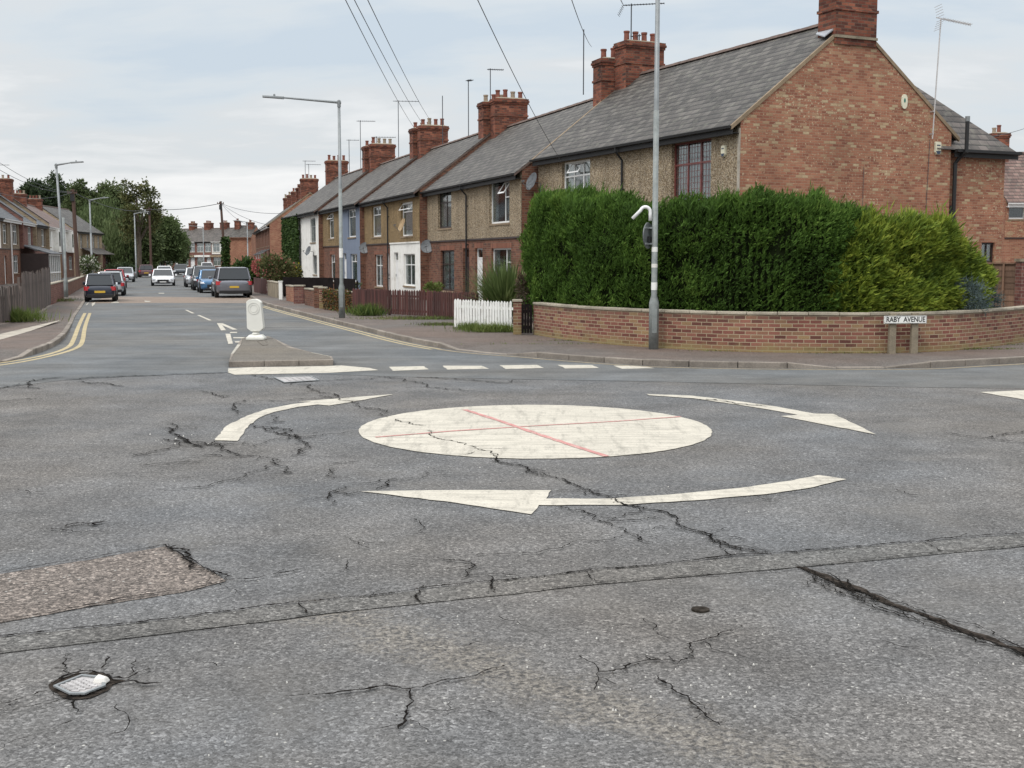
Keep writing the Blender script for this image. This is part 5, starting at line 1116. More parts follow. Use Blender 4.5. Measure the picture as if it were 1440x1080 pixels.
# ================================================================== STREET FURNITURE
def lamp(label, px, z0, ztop, arm, base_h=1.15, r0=.105, r1=.062, lean=(0, 0), head=True, up=.12, mat='galvanised', door_=True):
    p = G(px[0], px[1], z0) if not isinstance(px, Vector) else px; r = thing('street_lamp', label, 'street lamp', (p.x, p.y, z0), 0, 'street lamps along the road'); h = ztop - z0
    MB().lathe([(r0, -.05), (r0, base_h - .1), (r0 * .95, base_h - .05), (r1 * 1.05, base_h + .08), (r1 * .95, h * .6)], n=14).build('base', 'galvanised_mossy' if door_ else mat, r, smooth=True)
    t = MB(); t.tube([(0, 0, base_h), (lean[0] * .5, lean[1] * .5, h * .5), (lean[0], lean[1], h - .04)], [r1, r1 * .92, r1 * .75], 12); t.build('column', mat, r, smooth=True)
    a = Vector((arm[0], arm[1], 0)); tp = Vector((lean[0], lean[1], h - .06)); e = tp + a + Vector((0, 0, up)); ad = a.normalized()
    MB().tube([tp - ad * .07, e], [r1 * .72, r1 * .45], 10).lathe([(r1 * .95, -.14), (r1 * .95, .06), (r1 * .4, .09)], tuple(tp), 12).build('arm', mat, r)
    sd = Vector((-ad.y, ad.x, 0)); hb = MB(); n_ = e + ad * .62 + Vector((0, 0, .04))
    hb.hexa([e - sd * .05 - ad * .05 + Vector((0, 0, -.05)), n_ - sd * .11 + Vector((0, 0, -.045)), n_ + sd * .11 + Vector((0, 0, -.045)), e + sd * .05 - ad * .05 + Vector((0, 0, -.05)),
             e - sd * .05 - ad * .05 + Vector((0, 0, .03)), n_ - sd * .09 + Vector((0, 0, .012)), n_ + sd * .09 + Vector((0, 0, .012)), e + sd * .05 - ad * .05 + Vector((0, 0, .03))])
    hb.build('lantern', mat, r, bevel=.01); q = e + ad * .25; MB().lathe([(.035, .02), (.035, .09), (.02, .11)], tuple(q), 8).build('photocell', 'galvanised', r)
    if door_: MB().box(-.05, .05, -r0 - .004, -r0 + .02, .35, .85).build('access_door', 'galvanised_mossy', r)
    return r
lpn = G(919, 491, WZ)
lamp_near = lamp('tall street lamp column in front of the hedge, its top out of the photo', lpn, WZ, 8.4, (-1.0, -1.8), 1.05, .105, .060)
MB().lathe([(.0645, 0), (.0645, .16)], (0, 0, 1.25), 14).build('white_sticker', 'picket_white', lamp_near); MB().lathe([(.0635, 0), (.0635, .10)], (0, 0, 2.05), 14).build('white_sticker', 'picket_white', lamp_near); MB().lathe([(.0640, 0), (.0640, .08)], (0, 0, 1.72), 14).build('peeling_sticker', 'stone_white', lamp_near)
lm = lamp('street lamp beside the brown picket fence, arm reaching over the road', (481, 447), WZ, 7.05, (-1.75, -.3), 1.05, .10, .06)
MB().lathe([(.066, 0), (.066, .3)], (0, 0, 1.95), 12).build('sticker', 'picket_white', lm)
lamp('street lamp on the left footway beside the black hatchback', (93, 417.8), WZ, 6.75, (.85, -.2), .9, .11, .07, (-.25, 0), mat='galvanised')
for (px_, yt, s_, ax, lab) in ((129.5, 281, 17.5, 1.0, 'street lamp behind the wooden telegraph pole on the left'), (191.5, 300, 13.5, 1.0, 'street lamp in front of the willow'), (349, 312, 11.2, -1.1, 'distant street lamp left of the orange gable, seen over parked cars'), (287, 319, 9.4, -1.5, 'farthest street lamp, in front of the closing terrace')):
    Y = F / s_; p = WY(px_, 380, Y); zt = WY(px_, yt, Y).z; lamp(lab, Vector((p.x, p.y)), .1, zt, (ax, -.2), .9, .11, .075, up=.2, door_=False)
# round sign with swan-neck light on the near column
sg = thing('traffic_sign', 'back of a small round sign with white swan neck light, on the near lamp column', 'traffic sign', (lpn.x, lpn.y, 2.0))
cpt = Vector((-.135, .0, .50)); yw = R(62); ax_ = Vector((math.cos(yw), math.sin(yw), 0)); nn_ = Vector((-math.sin(yw), math.cos(yw), 0))
b = MB(); A_ = [cpt + ax_ * math.cos(2 * math.pi * k / 28) * .275 + Vector((0, 0, math.sin(2 * math.pi * k / 28) * .275)) for k in range(28)]; B_ = [p + nn_ * .018 for p in A_]
b.poly(A_); b.poly(B_[::-1]); [b.poly([A_[k], A_[(k + 1) % 28], B_[(k + 1) % 28], B_[k]]) for k in range(28)]
b.build('sign_plate', 'sign_back', sg)
b = MB()
for z_ in (.16, -.17): b.bar(cpt + Vector((0, 0, z_)) - ax_ * .2 - nn_ * .015, cpt + Vector((0, 0, z_)) + ax_ * .2 - nn_ * .015, .02, .035); b.bar(cpt + Vector((0, 0, z_)) - nn_ * .02, Vector((0, 0, .5 + z_)), .03, .03)
b.build('bracket', 'galvanised', sg)
MB().bar(cpt - ax_ * .07 - nn_ * .03 + Vector((0, 0, -.08)), cpt + ax_ * .10 - nn_ * .03 + Vector((0, 0, -.08)), .04, .12).build('junction_box', 'black_plastic', sg)
q = Vector((-.10, .0, .83)); pts = [q + Vector((0, 0, -.02)), q + Vector((0, 0, .12))]
for k in range(9): a = math.pi * .9 * k / 8; pts.append(q + Vector((-.105 + .105 * math.cos(a), 0, .16 + .105 * math.sin(a) + .0)))
pts.append(pts[-1] + Vector((-.17, -.0, -.17))); MB().tube(pts, [.036] * len(pts), 10).build('swan_neck_light', 'upvc_white', sg, smooth=True); MB().bar(q + Vector((0, 0, .05)), Vector((0, 0, .88)), .03, .03).build('bracket', 'galvanised', sg)
# telegraph poles
def tpole(label, px, Y, ytop, r_=.13, arm=False, mat='wood_pole', lean=0):
    p = WY(px, 390, Y); zt = WY(px, ytop, Y).z; r = thing('telegraph_pole', label, 'telegraph pole', (p.x, p.y, .1), 0, 'wooden telegraph poles'); MB().tube([(0, 0, -.05), (lean, 0, zt - .1)], [r_, r_ * .72], 10).build('pole', mat, r)
    MB().box(lean - .12, lean + .12, -.2, -.1, zt - .9, zt - .45).build('junction_box', 'black_plastic', r)
    b = MB(); b.bar((lean - .32, -.12, zt - .35), (lean + .32, -.12, zt - .35), .07, .09)
    for x in (-.28, -.1, .1, .28): b.lathe([(.03, 0), (.04, .05), (.025, .12)], (lean + x, -.12, zt - .30), 8)
    b.build('crossarm', mat, r); return Vector((p.x + lean, p.y, zt - .2))
TP1 = tpole('dark telegraph pole wrapped in ivy, right of the street', 318, 118, 283, .15, lean=-.35)
TP2 = tpole('brown wooden telegraph pole on the left footway behind the black hatchback', 110, 82, 266, .16, lean=-.15)
TP3 = tpole('telegraph pole half hidden in the airy tree', 213, 140, 292, .16)
def wire(label, a, c, sag, r_=.011, shared=None):
    a, c = Vector(a), Vector(c); b = MB(); n = 16; b.tube([a.lerp(c, i / n) - Vector((0, 0, sag * 4 * (i / n) * (1 - i / n))) for i in range(n + 1)], r_, 4)
    o = b.build('overhead_wire', 'wire_black'); prop(o, label, 'wire', 'overhead telephone wires'); return o
for (x0, x1, y1, Y1, lab) in ((474, 584, 182, 66, 'leftmost of three parallel wires dropping from the top edge'), (486, 596, 176, 63, 'middle one of three parallel wires dropping from the top edge'), (506, 607, 172, 61, 'rightmost of three parallel wires dropping from the top edge'), (661, 789, 226, 41, 'wire falling from the top edge to the eaves of the corner pair'), (799, 832, 66, 45, 'short wire from the top edge to the three-pot chimney')):
    a = WY(x0 - 8, -40, 18); wire(lab, a, WY(x1, y1, Y1), .15, .008)
wire('wire between the pole in the airy tree and the ivy-wrapped pole', TP3, TP1, .25, .03)
for (x1, y1, Y1, lab) in ((352, 318, 110, 'steepest wire fanning right from the ivy-wrapped pole'), (376, 316, 104, 'middle wire fanning right from the ivy-wrapped pole'), (395, 300, 104, 'upper wire fanning right from the ivy-wrapped pole')): wire(lab, TP1, WY(x1, y1, Y1), .3, .018)
for (x0, y0_, Y0, lab) in ((-40, 200, 50, 'upper wire from the left edge to the brown wooden pole'), (-40, 214, 50, 'middle wire from the left edge to the brown wooden pole'), (-30, 262, 60, 'lower wire from the left edge to the brown wooden pole')): wire(lab, WY(x0, y0_, Y0), TP2, .5, .012)
wire('wire from the brown wooden pole across the dark trees', TP2, TP3, .6, .02)
wire('wire over the rear wing at the right edge', WY(1352, 196, 40), WY(1470, 168, 60), .2, .01)
# keep-left bollard, leaning a little
bp = G(360.5, 477.3, ISZ); bo = thing('traffic_bollard', 'white leaning traffic bollard seen from behind on the small island', 'bollard', (bp.x, bp.y, ISZ - .004), R(-3))
MB().box(-.215, .215, -.14, .15, 0, .06).hexa([(-.20, -.13, .061), (.20, -.13, .061), (.20, .14, .061), (-.20, .14, .061), (-.15, -.08, .12), (.15, -.08, .12), (.15, .09, .12), (-.15, .09, .12)]).build('base', 'bollard_white', bo, bevel=.012)
MB().lathe([(.10, .13), (.075, .16), (.075, .19), (.11, .215)], (-.01, 0, 0), 14).build('neck', 'bollard_white', bo)
oc = [(-.10, .20), (.10, .20), (.19, .27), (.195, .30), (.172, .86), (.178, .875), (.165, .90), (.12, .94), (.05, .962), (-.05, .962), (-.12, .94), (-.165, .90), (-.178, .875), (-.172, .86), (-.195, .30), (-.19, .27)]
ln = lambda x, z: x - .035 * (z - .2) / .76
b = MB(); b.prism([(ln(x, z), z) for x, z in oc], -.085, .085, 'y'); b.build('shell', 'bollard_white', bo, bevel=.007)
b = MB(); n = 32; cx_, cz_ = ln(0, .74), .74
for k in range(n):
    a0, a1 = 2 * math.pi * k / n, 2 * math.pi * (k + 1) / n
    for r0_, r1_ in ((.128, .14), (.085, .09)): b.hexa([(cx_ + r0_ * math.cos(a0), -.094, cz_ + r0_ * math.sin(a0)), (cx_ + r1_ * math.cos(a0), -.094, cz_ + r1_ * math.sin(a0)), (cx_ + r1_ * math.cos(a1), -.094, cz_ + r1_ * math.sin(a1)), (cx_ + r0_ * math.cos(a1), -.094, cz_ + r0_ * math.sin(a1)), (cx_ + r0_ * math.cos(a0), -.084, cz_ + r0_ * math.sin(a0)), (cx_ + r1_ * math.cos(a0), -.084, cz_ + r1_ * math.sin(a0)), (cx_ + r1_ * math.cos(a1), -.084, cz_ + r1_ * math.sin(a1)), (cx_ + r0_ * math.cos(a1), -.084, cz_ + r0_ * math.sin(a1))])
b.build('moulded_rings', 'bollard_ring', bo)
# covers set in the road
def cover(name, label, px, z, mat='cover_iron', ribs=6, cat='manhole cover', rim=.03):
    P = [G(*q) for q in px]; c = sum(P, Vector((0, 0))) / len(P); r = thing(name, label, cat, (c.x, c.y, 0)); b = MB(); n = len(P)
    b.poly([V3(p, z) for p in P]); b.build('plate', mat, r, world=True, fix=False)
    b = MB()
    for i in range(n): a, e = P[i], P[(i + 1) % n]; ai, ei = a + (c - a).normalized() * rim, e + (c - e).normalized() * rim; b.hexa([V3(q, z + .0005) for q in (a, e, ei, ai)] + [V3(q, z + .008) for q in (a, e, ei, ai)])
    b.build('frame', 'galvanised' if ribs else mat, r, world=True)
    if ribs:
        b = MB()
        for i in range(ribs):
            for j in range(4):
                u, v_ = (i + 1) / (ribs + 1), (j + 1) / 5; q = P[0].lerp(P[1], u).lerp(P[-1].lerp(P[2 if n == 4 else n // 2], u), v_); q = q.lerp(c, .12)
                b.box(q.x - .017, q.x + .017, q.y - .008, q.y + .008, z + .0005, z + .005)
        b.build('raised_pattern', mat, r, world=True)
    return r
cover('stopcock_cover', 'small pale iron cover sunk in cracked asphalt at bottom left', [(75, 970.5), (98, 982), (119, 982), (149, 970), (146, 957.5), (115, 954.5)], .016, rim=.018)
cover('chamber_cover', 'rectangular grey chamber cover just below the island give-way line', [(384, 531.5), (400, 539.3), (449.5, 536), (437, 530)], .012, rim=.04)
p = G(985, 858.5); b = MB(); b.lathe([(.052, .0), (.052, .011), (.045, .013)], (p.x, p.y, 0), 16); o = b.build('valve_cap', 'crack_rim'); prop(o, 'small dark oval valve cap set in the road, right of centre', 'valve cap')
p = G(143, 963); b = MB(); b.hexa([(p.x - .035, p.y - .03, .013), (p.x + .03, p.y - .035, .013), (p.x + .04, p.y + .02, .013), (p.x - .03, p.y + .035, .013), (p.x - .03, p.y - .02, .04), (p.x + .02, p.y - .02, .045), (p.x + .03, p.y + .01, .035), (p.x - .02, p.y + .02, .05)]); o = b.build('stone', 'stone_white', bevel=.008); prop(o, 'white broken stone lying on the small iron cover', 'stone')
ic = [(362, 486.5), (369, 492.5), (377, 492), (372, 484)]; cover('island_cover', 'little square cover in the asphalt of the island', ic, ISZ - .002, 'island_top', 0, rim=.05)
# ---- street name sign
sp0, sp1 = G(1252.5, 497, WZ), G(1283.5, 496.6, WZ); sn = thing('street_name_sign', 'white RABY AVENUE name plate on two concrete posts before the brick wall', 'street sign', (sp0.x, sp0.y - .05, WZ), math.atan2(sp1.y - sp0.y, sp1.x - sp0.x)); l = (sp1 - sp0).length
for x in (0, l): MB().hexa([(x - .075, -.05, -.05), (x + .075, -.05, -.05), (x + .075, .05, -.05), (x - .075, .05, -.05), (x - .068, -.045, .82), (x + .068, -.045, .82), (x + .068, .045, .82), (x - .068, .045, .82)]).build('post', 'concrete_post', sn, bevel=.015)
mw = l / 2; zc_ = WY(1270, 449.3, sp0.y).z - WZ; MB().box(mw - .455, mw + .455, -.09, -.056, zc_ - .078, zc_ + .078).build('name_plate', 'picket_white', sn, bevel=.004); 
MB().box(-.1, l + .1, -.055, -.051, zc_ - .03, zc_ + .03).build('back_rail', 'black_plastic', sn)
def text_mesh(txt, size, width, mat, name, parent, loc, rot=(math.pi / 2, 0, 0)):
    cu = bpy.data.curves.new('txt', 'FONT'); cu.body = txt; cu.size = size; cu.extrude = .0015; cu.align_x = 'CENTER'; cu.align_y = 'CENTER'; cu.offset = size * .014; to = bpy.data.objects.new('txt', cu); COL.objects.link(to)
    dg = bpy.context.evaluated_depsgraph_get(); dg.update(); me = bpy.data.meshes.new_from_object(to.evaluated_get(dg)); bpy.data.objects.remove(to)
    me.materials.clear(); me.materials.append(MC[mat]); o = bpy.data.objects.new(name, me); COL.objects.link(o); o.parent = parent; o.location = loc; o.rotation_euler = rot
    xs = [v.co.x for v in me.vertices]; w0 = max(xs) - min(xs); o.scale = (width / w0, 1, 1); return o
text_mesh('RABY  AVENUE', .145, .83, 'letters_black', 'lettering', sn, (mw, -.0925, zc_ + .002))
b = MB()
for (u0, u1, v0, v1) in ((-.447, .447, -.072, -.067), (-.447, .447, .067, .072), (-.447, -.442, -.067, .067), (.442, .447, -.067, .067)): b.box(mw + u0, mw + u1, -.0925, -.0905, zc_ + v0, zc_ + v1)
b.build('border_line', 'letters_black', sn)

# ================================================================== CARS
def car(label, cat, px, py, yaw_px, away, L, W, H, style, paint, plate='plate_white', edge=None, low='black_plastic', rails=False):
    """px, py: photo point under the middle of the end facing the camera; away: that end is the rear"""
    s_ = (py - 365) / 2.0; cxp = px if edge is None else (px + edge * W * s_ / 2)
    p = G(cxp, py, 0); dv = dirpx(yaw_px); fwd = dv if away else -dv; cpos = p + dv * L / 2
    r = thing({'suv': 'parked_suv', 'hatch': 'parked_hatchback', 'saloon': 'saloon_car'}[style], label, cat, (cpos.x, cpos.y, .004), math.atan2(fwd.y, fwd.x), 'cars in the street')
    h2_, w2 = L / 2, W / 2
    if style == 'suv':   st = [(-1, .50), (-.97, .60), (-.6, .62), (.35, .62), (.55, .63), (.9, .58), (1, .48)]; gh = (-.96, -.86, .22, .46); bt = .61
    elif style == 'hatch': st = [(-1, .45), (-.96, .60), (-.6, .62), (.3, .61), (.5, .62), (.85, .54), (1, .42)]; gh = (-.94, -.78, .10, .48); bt = .60
    else:                st = [(-1, .50), (-.95, .63), (-.72, .65), (.2, .61), (.4, .60), (.85, .52), (1, .40)]; gh = (-.76, -.48, .02, .36); bt = .61
    b = MB(); zb = .17 * H / 1.4; n = len(st); ring = []
    for i, (fx, fz) in enumerate(st):
        k = .80 if i in (0, n - 1) else (.94 if i in (1, n - 2) else 1.0); wz = w2 * k; x = fx * h2_; zt = fz * H; zb_ = zb + (.08 if i in (0, n - 1) else 0)
        ring.append([(x, -wz * .94, zb_), (x, -wz, zb_ + .12), (x, -wz, zt * .62 + .06), (x, -wz * .96, zt - .04), (x, -wz * .86, zt), (x, 0, zt + .02), (x, wz * .86, zt), (x, wz * .96, zt - .04), (x, wz, zt * .62 + .06), (x, wz, zb_ + .12), (x, wz * .94, zb_)])
    for a, c in zip(ring[:-1], ring[1:]):
        for j in range(10): b.poly([a[j], c[j], c[j + 1], a[j + 1]])
        b.poly([a[10], c[10], c[0], a[0]])
    b.poly(ring[0]); b.poly(ring[-1][::-1])
    import bmesh
    o = b.build('body', paint, r, smooth=True); bm = bmesh.new(); bm.from_mesh(o.data); bmesh.ops.remove_doubles(bm, verts=bm.verts, dist=.0005); bmesh.ops.recalc_face_normals(bm, faces=bm.faces); bm.to_mesh(o.data); bm.free()
    sb = o.modifiers.new('round', 'SUBSURF'); sb.levels = 1; sb.render_levels = 2
    x0, x1, x2, x3 = [g_ * h2_ for g_ in gh]; zl, zr = bt * H - .02, H - .045; wl, wr_ = w2 * .93, w2 * .74
    g_ = MB(); g_.hexa([(x0, -wl * .93, zl), (x3, -wl * .93, zl), (x3, wl * .93, zl), (x0, wl * .93, zl), (x1, -wr_, zr), (x2, -wr_, zr), (x2, wr_, zr), (x1, wr_, zr)]); g_.build('windows', 'car_glass', r, bevel=.03)
    f = MB(); f.hexa([(x1 - .05, -wr_ - .015, zr - .01), (x2 + .03, -wr_ - .015, zr - .01), (x2 + .03, wr_ + .015, zr - .01), (x1 - .05, wr_ + .015, zr - .01), (x1 + .02, -wr_ * .85, H), (x2 - .1, -wr_ * .85, H), (x2 - .1, wr_ * .85, H), (x1 + .02, wr_ * .85, H)])
    for sg in (-1, 1):
        for (xa, xb) in ((x0, x1), (x3, x2)): f.bar((xa, sg * wl * .94, zl), (xb, sg * (wr_ + .004), zr), .07, .06)
        for q in (.36, .66 if style != 'saloon' else .62): xm = x0 + (x3 - x0) * q; xt = x1 + (x2 - x1) * q; f.bar((xm, sg * wl * .945, zl), (xt, sg * (wr_ + .006), zr), .05, .05)
    f.build('roof', paint, r, bevel=.015)
    if rails:
        for sg in (-1, 1): MB().bar((x1 + .1, sg * wr_ * .95, H + .03), (x2 - .1, sg * wr_ * .95, H + .03), .035, .03).build('roof_rail', 'black_plastic', r)
    wrd = .235 * H if style != 'suv' else .225 * H
    for fx in (-.60, .62):
        for sg in (-1, 1):
            wx, wy = fx * h2_, sg * (w2 - .09); w_ = MB(); 
            prof = [(wrd * .62, -.10), (wrd * .95, -.10), (wrd, -.06), (wrd, .06), (wrd * .95, .10), (wrd * .62, .10)]
            base = []
            for (rr, yy) in prof: base.append([(wx + rr * math.cos(2 * math.pi * k / 18), wy + yy * sg * 1.05, wrd + rr * math.sin(2 * math.pi * k / 18)) for k in range(18)])
            for a, c in zip(base[:-1], base[1:]):
                for k in range(18): w_.poly([a[k], a[(k + 1) % 18], c[(k + 1) % 18], c[k]])
            tw = w_.build('tyre', 'tyre_rubber', r); rm = MB(); yo = wy + sg * .085
            for k in range(5):
                a0 = 2 * math.pi * k / 5; rm.bar((wx, yo, wrd), (wx + wrd * .6 * math.cos(a0), yo, wrd + wrd * .6 * math.sin(a0)), .06, .02, up=(0, 1, 0))
            rm.poly([(wx + wrd * .62 * math.cos(2 * math.pi * k / 18), wy + sg * .02, wrd + wrd * .62 * math.sin(2 * math.pi * k / 18)) for k in range(18)], 1)
            rm.build('rim', ['alloy_rim', 'tyre_rubber'], tw)
            ar = MB()
            for k in range(10):
                a0, a1 = math.pi * k / 10, math.pi * (k + 1) / 10; ys = sg * (w2 + .004); R0, R1 = wrd * 1.03, wrd * 1.17
                ar.hexa([(wx + R0 * math.cos(a0), ys - sg * .05, wrd + R0 * math.sin(a0)), (wx + R1 * math.cos(a0), ys - sg * .05, wrd + R1 * math.sin(a0)), (wx + R1 * math.cos(a1), ys - sg * .05, wrd + R1 * math.sin(a1)), (wx + R0 * math.cos(a1), ys - sg * .05, wrd + R0 * math.sin(a1)), (wx + R0 * math.cos(a0), ys, wrd + R0 * math.sin(a0)), (wx + R1 * math.cos(a0), ys, wrd + R1 * math.sin(a0)), (wx + R1 * math.cos(a1), ys, wrd + R1 * math.sin(a1)), (wx + R0 * math.cos(a1), ys, wrd + R0 * math.sin(a1))])
            ar.build('wheel_arch', low, r)
        if fx < 0:
            for sg in (-1, 1): MB().box(x3 - .18, x3 - .02, sg * (w2 + .10) - .08, sg * (w2 + .10) + .08, zl - .02, zl + .13).build('wing_mirror', paint, r, bevel=.02)
    for sg in (-1, 1):
        zt_ = (.42 if style != 'suv' else .44) * H; xe = h2_ * .985
        MB().hexa([(-xe, sg * w2 * .80 - .10, zt_ - .02), (-xe + .12, sg * w2 * .90 - .08, zt_ - .02), (-xe + .12, sg * w2 * .90 + .08, zt_ - .02), (-xe, sg * w2 * .80 + .08, zt_ - .02), (-xe + .01, sg * w2 * .80 - .10, zt_ + .17), (-xe + .13, sg * w2 * .9 - .08, zt_ + .17), (-xe + .13, sg * w2 * .9 + .08, zt_ + .17), (-xe + .01, sg * w2 * .80 + .08, zt_ + .17)]).build('tail_light', 'tail_lamp', r)
        MB().hexa([(xe - .16, sg * w2 * .78 - .14, zt_ - .04), (xe - .01, sg * w2 * .74 - .12, zt_ - .04), (xe - .01, sg * w2 * .74 + .08, zt_ - .04), (xe - .16, sg * w2 * .9 + .06, zt_ - .04), (xe - .2, sg * w2 * .78 - .14, zt_ + .07), (xe - .05, sg * w2 * .74 - .12, zt_ + .06), (xe - .05, sg * w2 * .74 + .08, zt_ + .06), (xe - .2, sg * w2 * .9 + .06, zt_ + .08)]).build('headlight', 'head_lamp', r)
    MB().box(-h2_ - .012, -h2_ + .06, -w2 * .82, w2 * .82, zb + .04, zb + .20).build('rear_bumper', low, r, bevel=.02)
    MB().box(h2_ - .07, h2_ + .012, -w2 * .62, w2 * .62, zb + .03, zb + .14).build('front_bumper', low, r, bevel=.02)
    MB().box(h2_ - .08, h2_ + .012, -w2 * .48, w2 * .48, zb + .17, zb + .17 + .13 * H).build('grille', 'black_plastic', r, bevel=.015)
    MB().box(-h2_ - .018, -h2_ - .002 + .03, -.24, .24, .36 * H - .05, .36 * H + .05).build('number_plate', 'plate_yellow', r); MB().box(h2_ - .01, h2_ + .020, -.24, .24, zb + .12, zb + .20).build('number_plate', 'plate_white', r)
    return r
car('black five-door hatchback with yellow rear plate, nearest on the left', 'car', 141, 425, 215, True, 3.7, 1.42, 1.34, 'hatch', 'paint_black_blue')
car('silver hatchback parked directly in front of the black hatchback', 'car', 155, 416.5, 222, True, 3.7, 1.5, 1.34, 'hatch', 'paint_silver')
car('dark red car parked third along on the left', 'car', 160.5, 406, 226, True, 3.6, 1.5, 1.33, 'hatch', 'paint_red')
car('pale silver car facing the camera, fourth along on the left', 'car', 175.5, 397, 226, False, 3.8, 1.6, 1.32, 'hatch', 'paint_silver')
car('maroon estate seen from behind, left of the oncoming white saloon', 'car', 206, 390.3, 228, True, 4.2, 1.66, 1.42, 'suv', 'paint_maroon')
car('distant dark car between the maroon car and the white saloon', 'car', 223, 382, 228, False, 4.2, 1.7, 1.4, 'hatch', 'paint_dark_grey')
car('white saloon driving towards the camera with a black grille', 'car', 229.5, 402.3, 236, False, 4.3, 1.74, 1.28, 'saloon', 'paint_body_white', low='black_plastic')
car('white car following right behind the oncoming white saloon', 'car', 231.5, 394.6, 234, False, 4.2, 1.6, 1.38, 'hatch', 'paint_body_white')
car('dark grey four-by-four coming towards the camera, right of the white saloons', 'car', 254.8, 388.8, 240, False, 4.4, 1.72, 1.45, 'suv', 'paint_dark_grey')
car('large grey four-by-four seen from behind, parked at the front of the right-hand row', 'car', 330, 419.3, 190, True, 4.5, 1.88, 1.60, 'suv', 'paint_grey', rails=False)
car('bright blue car parked nose to the camera beside the grey four-by-four', 'car', 282, 412.5, 190, False, 3.9, 1.6, 1.40, 'suv', 'paint_blue', edge=1)
car('dark teal-grey estate parked behind the blue car', 'car', 272.5, 408.8, 200, False, 4.5, 1.66, 1.58, 'suv', 'paint_dark_grey', edge=1, rails=True)
car('silver white car parked at the far end of the right-hand row', 'car', 261.5, 404.2, 205, False, 4.2, 1.6, 1.42, 'suv', 'paint_silver', edge=1)
car('white car just visible over the silver one, far down the right side', 'car', 283, 386, 225, False, 4.2, 1.7, 1.62, 'suv', 'paint_body_white', edge=1)

# ================================================================== PLANTING
from mathutils import noise as MN
def nz(x, y, z, s_): return MN.noise(Vector((x * s_, y * s_, z * s_)))
def hedge(name, label, px0, px1, tops, hw, mat, n, llen, lwid, back=1.15, bias=(0, 0, .5), zbase=.3, sub=4, bump=.16, end_r=.8):
    path = resample(offset(resample(smooth_pl(gpx([(716, 462), (733, 466.5)] + wall_px, WZ), 2), .3), back), .1)
    path = [p for p in path if px0 - 2 <= px_of(p) <= px1 + 2]; L = (len(path) - 1) * .1
    r = thing(name, label, 'hedge', (path[0].x, path[0].y, WZ))
    tz = []
    for p in path: y = float(np.interp(px_of(p), [t[0] for t in tops], [t[1] for t in tops])); tz.append(H + (365 - y - 5) / F * (p.y - .35))
    T = [(path[min(i + 1, len(path) - 1)] - path[max(i - 1, 0)]).normalized() for i in range(len(path))]
    def surf(u, a, shrink=0.0):
        i = min(len(path) - 1, int(u * (len(path) - 1))); p = path[i]; t = T[i]; nr = Vector((-t.y, t.x)); s_ = u * L; e = min(s_, L - s_); k = math.sqrt(max(0.02, 1 - max(0, 1 - e / end_r) ** 2))
        ca, sa = math.cos(a), math.sin(a); hz = (tz[i] - zbase) / 2 * (.86 + .14 * k) - shrink; hy = hw * k - shrink
        y = hy * math.copysign(abs(ca) ** .55, ca); z = hz * math.copysign(abs(sa) ** .55, sa)
        N = (nr * ca * abs(ca) + Vector((0, 0))).to_3d() * 1.0 + Vector((0, 0, sa * abs(sa))); 
        if e < end_r: N += V3(t, 0) * (1 if s_ > L / 2 else -1) * (1 - e / end_r)
        N.normalize(); q = V3(p + nr * y, zbase + hz + z + shrink); dsp = bump * (nz(q.x, q.y, q.z, 1.3) + .6 * nz(q.x, q.y, q.z, 3.4)); return q + N * dsp, N
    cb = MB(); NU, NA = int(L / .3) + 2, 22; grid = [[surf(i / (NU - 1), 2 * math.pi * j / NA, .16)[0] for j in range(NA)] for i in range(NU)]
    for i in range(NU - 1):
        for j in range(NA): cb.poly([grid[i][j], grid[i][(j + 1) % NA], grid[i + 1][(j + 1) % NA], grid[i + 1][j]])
    cb.poly(grid[0]); cb.poly(grid[-1]); cb.build('dark_core', 'hedge_core', r, world=True)  # added solid core, near-black, filling the hedge behind the leaf sprays
    P, D, Ls, Ws = [], [], [], []; bz = Vector(bias)
    for _ in range(n):
        u = random.random()
        if _ % 9 == 0: u = random.uniform(0, .03) if _ % 2 else 1 - random.uniform(0, .03)
        pw = 1 / .55
        if _ % 10 < 6: v_ = random.uniform(-1, .98); a = math.pi - math.asin(math.copysign(abs(v_) ** pw, v_))     # face towards the road
        elif _ % 10 < 9: v_ = random.uniform(-1, .98); a = math.acos(math.copysign(abs(v_) ** pw, v_))                  # top
        else: v_ = random.uniform(-.2, .95); a = math.asin(math.copysign(abs(v_) ** pw, v_))
        q, N = surf(u, a)
        if q.z < .25: continue
        q = q - N * random.uniform(0, .22); c = 1 + .5 * nz(q.x + 9, q.y, q.z, 2.2); main = (N * .55 + bz * (1 + .8 * nz(q.x, q.y + 5, q.z, .8)) + Vector((random.gauss(0, .22), random.gauss(0, .22), random.gauss(0, .22)))).normalized()
        l = llen * random.uniform(.6, 1.35) * c * (1.25 if N.z > .6 else 1)
        if N.z > .6 and nz(q.x, q.y, 3, 1.9) > .12 and random.random() < .14: l *= random.uniform(1.3, 2.1); main = (main + Vector((0, 0, 1.2))).normalized()
        for k in range(sub):
            f = k / sub; P.append(q + main * l * f * .7); d = (main + Vector((random.gauss(0, .35), random.gauss(0, .35), random.gauss(0, .28)))).normalized(); D.append(d); Ls.append(l * (.75 - .35 * f)); Ws.append(lwid * random.uniform(.7, 1.3))
    leafmesh('foliage', np.array(P), np.array(D), Ls, Ws, mat, r); return r
tops1 = [(735, 300), (742, 284), (752, 276), (775, 274), (812, 273), (838, 280), (860, 284), (890, 282), (905, 292), (930, 292), (958, 282), (990, 286), (1010, 281), (1040, 283), (1062, 270), (1085, 278), (1100, 282), (1138, 274), (1160, 284), (1190, 292), (1215, 305)]
